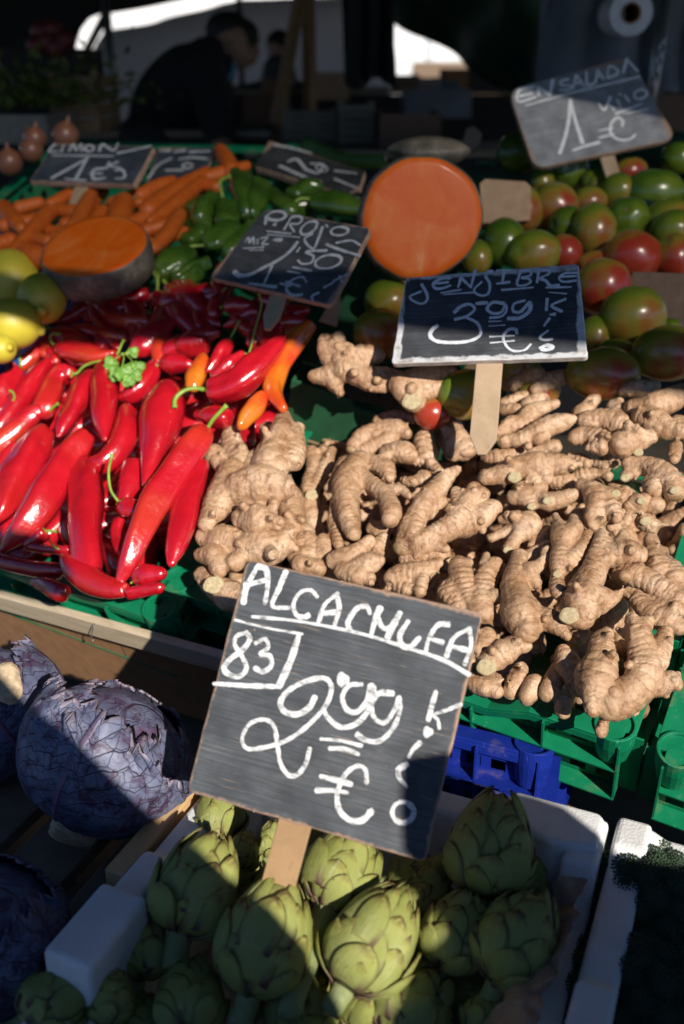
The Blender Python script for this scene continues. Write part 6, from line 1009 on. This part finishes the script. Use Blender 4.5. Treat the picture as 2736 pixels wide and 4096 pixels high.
blob_mesh('body', [[px(640, 110, 30), px(645, 128, 28)], [px(645, 145, 14), px(645, 160, 16)], [(hd[0], hd[1], 1.25, .15), (hd[0], hd[1], .9, .15)], [(hd[0] - .09, hd[1], .9, .08), (hd[0] - .09, hd[1], .06, .045)], [(hd[0] + .09, hd[1], .9, .08), (hd[0] + .09, hd[1], .06, .045)], [px(628, 128, 5), px(622, 132, 4)]], SKIN, t, .014, 3)
blob_mesh('jacket', [[px(640, 165, 40), (hd[0], hd[1], 1.0, .19)], [(hd[0] - .2, hd[1], 1.33, .07), (hd[0] - .26, hd[1] - .05, 1.05, .06), (hd[0] - .2, hd[1] - .2, .95, .05)], [(hd[0] + .2, hd[1], 1.33, .07), (hd[0] + .26, hd[1] - .05, 1.05, .06), (hd[0] + .2, hd[1] - .2, .95, .05)], [(hd[0], hd[1], 1.34, .1), (hd[0] + .2, hd[1], 1.33, .08)], [(hd[0], hd[1], 1.34, .1), (hd[0] - .2, hd[1], 1.33, .08)]], plain('grey_jacket', (.05, .055, .06), .7), t, .016, 4); blob_mesh('hair', [[px(640, 100, 31), px(652, 115, 30)]], HAIR, t, .012, 2)
# ------------------------------------------------------------------ dark goods in the back rows
def goods_box(label, u0, v0, u1, v1, d, dep, m, cat='box', name='wooden_crate', slats=0):
    a, b_, c = at(u0 * K, v1 * K, d), at(u1 * K, v1 * K, d), at(u0 * K, v0 * K, d); w = np.linalg.norm(b_ - a); h = max(.05, (c - a)[2]); ex = (b_ - a) / w; X = np.array([ex, np.cross((0, 0, 1), ex), np.array([0, 0, 1.])]); t = thing(name, label, cat, a)
    if slats:
        for i in range(slats): z0 = i * h / slats; bb = MB(X, a); bb.box(0, w, 0, .008, z0, z0 + h / slats * .86); bb.part('slat', m, t, bevel=.001)
        for i in range(slats): z0 = i * h / slats; [(lambda bb, x: (bb.box(x, x + .008, .009, dep, z0, z0 + h / slats * .86), bb.part('slat', m, t)))(MB(X, a), x) for x in (0, w - .008)]
        for x in (.0, w - .02): bb = MB(X, a); bb.box(x, x + .02, .009, .028, 0, h * 1.05); bb.part('corner_post', m, t)
    else:
        bb = MB(X, a); bb.box(0, w, 0, .008, 0, h); bb.part('front_panel', m, t); [(lambda bb, x: (bb.box(x, x + .008, .0085, dep, 0, h), bb.part('side_panel', m, t)))(MB(X, a), x) for x in (0, w - .008)]
    bb = MB(X, a); bb.box(.009, w - .009, .009, dep, 0, .01); bb.part('floor', m, t); return t
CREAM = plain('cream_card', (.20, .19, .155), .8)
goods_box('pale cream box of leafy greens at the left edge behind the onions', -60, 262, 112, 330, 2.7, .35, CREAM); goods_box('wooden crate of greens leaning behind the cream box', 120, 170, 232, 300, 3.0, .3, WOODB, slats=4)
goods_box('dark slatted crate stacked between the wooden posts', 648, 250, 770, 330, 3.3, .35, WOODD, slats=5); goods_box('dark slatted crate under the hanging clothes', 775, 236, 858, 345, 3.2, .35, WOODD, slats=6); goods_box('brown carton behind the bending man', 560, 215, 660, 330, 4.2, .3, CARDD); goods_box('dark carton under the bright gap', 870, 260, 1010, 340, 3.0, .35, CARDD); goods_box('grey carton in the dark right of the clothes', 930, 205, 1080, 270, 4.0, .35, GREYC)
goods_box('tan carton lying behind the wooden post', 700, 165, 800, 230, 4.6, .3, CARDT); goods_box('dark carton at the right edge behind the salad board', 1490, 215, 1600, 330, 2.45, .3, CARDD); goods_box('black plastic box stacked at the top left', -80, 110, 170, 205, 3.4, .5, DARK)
# back table with a dark cloth and cartons standing on it
pa, pb = at(500 * K, 205 * K, 4.7), at(1330 * K, 205 * K, 4.7); t = thing('back_table', 'long back table under a black cloth behind the price boards', 'table', (pa[0], pa[1], 0)); b = MB(); b.box(pa[0], pb[0], pa[1], pa[1] + .7, pa[2] - .02, pa[2]); b.part('tabletop', WOODD, t); b = MB(); b.box(pa[0], pb[0], pa[1] - .006, pa[1], .03, pa[2] - .021); b.part('tablecloth', DARK, t)
for x in (pa[0] + .05, pb[0] - .05): b = MB(); b.box(x - .03, x + .03, pa[1] + .3, pa[1] + .36, 0, pa[2] - .021); b.part('leg', WOODD, t)
pa, pb = at(-500 * K, 300 * K, 3.3), at(620 * K, 300 * K, 3.3); t = thing('side_table', 'low table under a black cloth in the dark behind the onions', 'table', (pa[0], pa[1], 0)); b = MB(); b.box(pa[0], pb[0], pa[1], pa[1] + .5, pa[2] - .02, pa[2]); b.part('tabletop', WOODD, t); b = MB(); b.box(pa[0], pb[0], pa[1] - .006, pa[1], .03, pa[2] - .021); b.part('tablecloth', DARK, t)
pa, pb = at(560 * K, 345 * K, 2.9), at(1800 * K, 345 * K, 2.9); t = thing('middle_table', 'table under a black cloth just behind the tomato boxes', 'table', (pa[0], pa[1], 0)); b = MB(); b.box(pa[0], pb[0], pa[1], pa[1] + .4, pa[2] - .02, pa[2]); b.part('tabletop', WOODD, t); b = MB(); b.box(pa[0], pb[0], pa[1] - .006, pa[1], .03, pa[2] - .021); b.part('tablecloth', DARK, t)
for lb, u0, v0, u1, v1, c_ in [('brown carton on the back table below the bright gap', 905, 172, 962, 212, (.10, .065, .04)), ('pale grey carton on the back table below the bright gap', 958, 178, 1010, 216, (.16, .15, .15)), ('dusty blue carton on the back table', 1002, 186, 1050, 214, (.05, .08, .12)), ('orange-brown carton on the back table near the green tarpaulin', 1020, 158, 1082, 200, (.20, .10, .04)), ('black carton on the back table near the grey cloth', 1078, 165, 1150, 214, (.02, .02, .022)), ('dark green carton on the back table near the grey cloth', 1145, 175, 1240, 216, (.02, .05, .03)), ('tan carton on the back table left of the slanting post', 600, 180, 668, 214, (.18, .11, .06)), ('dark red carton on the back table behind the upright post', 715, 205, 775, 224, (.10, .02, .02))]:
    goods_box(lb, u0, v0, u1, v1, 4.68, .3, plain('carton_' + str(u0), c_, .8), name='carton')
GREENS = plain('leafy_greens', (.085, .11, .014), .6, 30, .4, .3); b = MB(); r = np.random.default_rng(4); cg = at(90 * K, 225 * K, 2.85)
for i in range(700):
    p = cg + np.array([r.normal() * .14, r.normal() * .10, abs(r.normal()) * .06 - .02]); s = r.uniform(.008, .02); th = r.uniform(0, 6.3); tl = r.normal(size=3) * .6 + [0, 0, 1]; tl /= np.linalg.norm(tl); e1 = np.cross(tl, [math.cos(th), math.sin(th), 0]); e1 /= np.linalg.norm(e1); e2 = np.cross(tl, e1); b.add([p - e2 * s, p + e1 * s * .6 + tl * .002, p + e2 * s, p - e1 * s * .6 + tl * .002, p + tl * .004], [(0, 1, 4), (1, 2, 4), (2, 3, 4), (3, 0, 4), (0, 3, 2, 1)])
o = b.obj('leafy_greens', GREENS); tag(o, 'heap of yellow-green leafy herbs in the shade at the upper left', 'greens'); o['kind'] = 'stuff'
# celery / leek stalk, red goods, cling film heap
b = MB(); b.tube(cr([at(700 * K, 330 * K, 2.3), at(790 * K, 366 * K, 2.25), at(880 * K, 370 * K, 2.2)], 12), .016, 12, lambda th, tt: 1 + .08 * np.cos(5 * th)); tag(b.obj('leek', plain('leek_green', (.11, .20, .035), .5), True), 'pale green leek lying behind the pumpkin slice', 'leek')
DRED = plain('dark_red_goods', (.10, .012, .012), .5)
for i, (u, v) in enumerate([(85, 105), (108, 95), (130, 108), (95, 72), (118, 68), (150, 92)]):
    c = at(u * K, v * K, 3.35); tag(mesh('red_fruit', SV * .035 + c, SF, DRED, None, loc=c), 'dark red fruit in the black box at the top left', 'fruit', 'dark red fruit at the top left')
b = MB(); c = at(985 * K, 345 * K, 1.72); r = np.random.default_rng(9); V = SV * np.array([.075, .05, .024]); V = V * (1 + lumps(V, .16, 60, 3))[:, None] + c; tag(mesh('pumpkin_chunk', V, SF, RIND, None, loc=c), 'dark rind chunk of pumpkin lying behind the wrapped slice', 'pumpkin')
# ------------------------------------------------------------------ white marquee added far off, its sunlit white filling the gaps
t = thing('white_backdrop', 'white marquee added far off in the sun to whiten the gaps under the canopy', 'backdrop', (0, 26, 0)); BACKDROP = plain('backdrop_canvas', (.80, .80, .79), .8, 1, .03, .05)
for i in range(9):
    x0 = -20 + i * 4.4; Gd = np.array([[(x0 + 4.36 * a, 26 + .05 * math.sin(a * 20 + i), .02 + 3.6 * b_) for b_ in np.linspace(0, 1, 4)] for a in np.linspace(0, 1, 18)]); V, Fc = grid_shell(Gd, .01); part('wall_panel', V, Fc, BACKDROP, t)
    b = MB(); b.add([(x0, 25.7, 3.63), (x0 + 4.38, 25.7, 3.63), (x0 + 4.38, 30.3, 3.63), (x0, 30.3, 3.63), (x0 + 2.19, 28, 5.0)], [(0, 1, 4), (1, 2, 4), (2, 3, 4), (3, 0, 4), (0, 3, 2, 1)]); b.part('roof_peak', BACKDROP, t)
for lb, x, w, h in [('tan stall counter far off at the foot of the bright gap', 2.6, 2.2, 1.25), ('dark stall counter far off at the foot of the bright gap', 4.9, 1.8, 1.45)]:
    t = thing('far_counter', lb, 'counter', (x, 22, 0)); mm = plain('far_' + str(int(x * 10)), (.22, .15, .09) if x < 3 else (.06, .05, .045), .8); b = MB(); b.box(x - w / 2, x + w / 2, 22, 23, 0, h); b.part('body', mm, t); b = MB(); b.prism([(21.9, h + .002), (23.1, h + .002), (22.5, h + .3)], x - w / 2 - .05, x + w / 2 + .05, 0); b.part('top', mm, t)
# ------------------------------------------------------------------ unseen blockers added behind the viewer, cut to throw shade over the front boxes
sv = np.array(SUN); s1 = np.cross([0, 0, 1], sv); s1 /= np.linalg.norm(s1); s2 = np.cross(sv, s1); SQ = np.array([.03, .85, .9]) + 1.15 * sv
BLOCKM = plain('dark_blocker_cloth', (.03, .03, .035), .9, 80, .3, .3)
def layer(label, poly):  # flat unseen cutout, outlined to match the shadow edge it casts
    p = []
    for (a, b_), (c, d) in zip(poly, poly[1:] + poly[:1]):
        L = math.hypot(c - a, d - b_); k = max(1, int(L / .02)) if L < .3 else 3
        for i in range(k): f_ = i / k; p.append((a + (c - a) * f_ + (rng.normal(0, .0012) if L < .3 else 0), b_ + (d - b_) * f_ + (rng.normal(0, .0012) if L < .3 else 0)))
    V = [SQ + x * s1 + y * s2 + sv * .012 * math.sin(x * 30) for x, y in p]; k = len(V); b = MB(); b.add(V + [x + sv * .014 for x in V], [tuple(range(k)), tuple(range(k, 2 * k))[::-1]] + [(i, k + i, k + (i + 1) % k, (i + 1) % k) for i in range(k)])
    o = b.obj('shade_blocker', BLOCKM); tag(o, label, 'layer')
layer('long dark coat added left of the gap, out of view, to shade the front boxes', [(-.9, .17), (-.345, .138), (-.332, .112), (-.303, .065), (-.273, .021), (-.235, -.036), (-.204, -.075), (-.184, -.102), (-.167, -.124), (-.146, -.165), (-.124, -.221), (-.117, -.35), (-.12, -.9), (-.9, -.9)])
layer('dark coat with a square corner, added right of the gap, out of view, for shade', [(-.105, -.9), (-.10, -.35), (-.090, -.232), (-.058, -.208), (-.022, -.186), (-.020, -.165), (-.035, -.140), (-.051, -.103), (-.044, -.067), (-.037, -.036), (-.030, -.027), (.002, -.030), (.09, -.088), (.160, -.135), (.168, -.160), (.178, -.180), (.25, -.207), (.34, -.228), (.9, -.28), (.9, -.9)])
layer('dark strip added highest at the left, out of view, to shade the pepper rim', [(-.9, .21), (-.9, .33), (-.285, .316), (-.277, .291), (-.229, .268), (-.222, .216), (-.227, .178), (-.267, .201), (-.298, .219)])
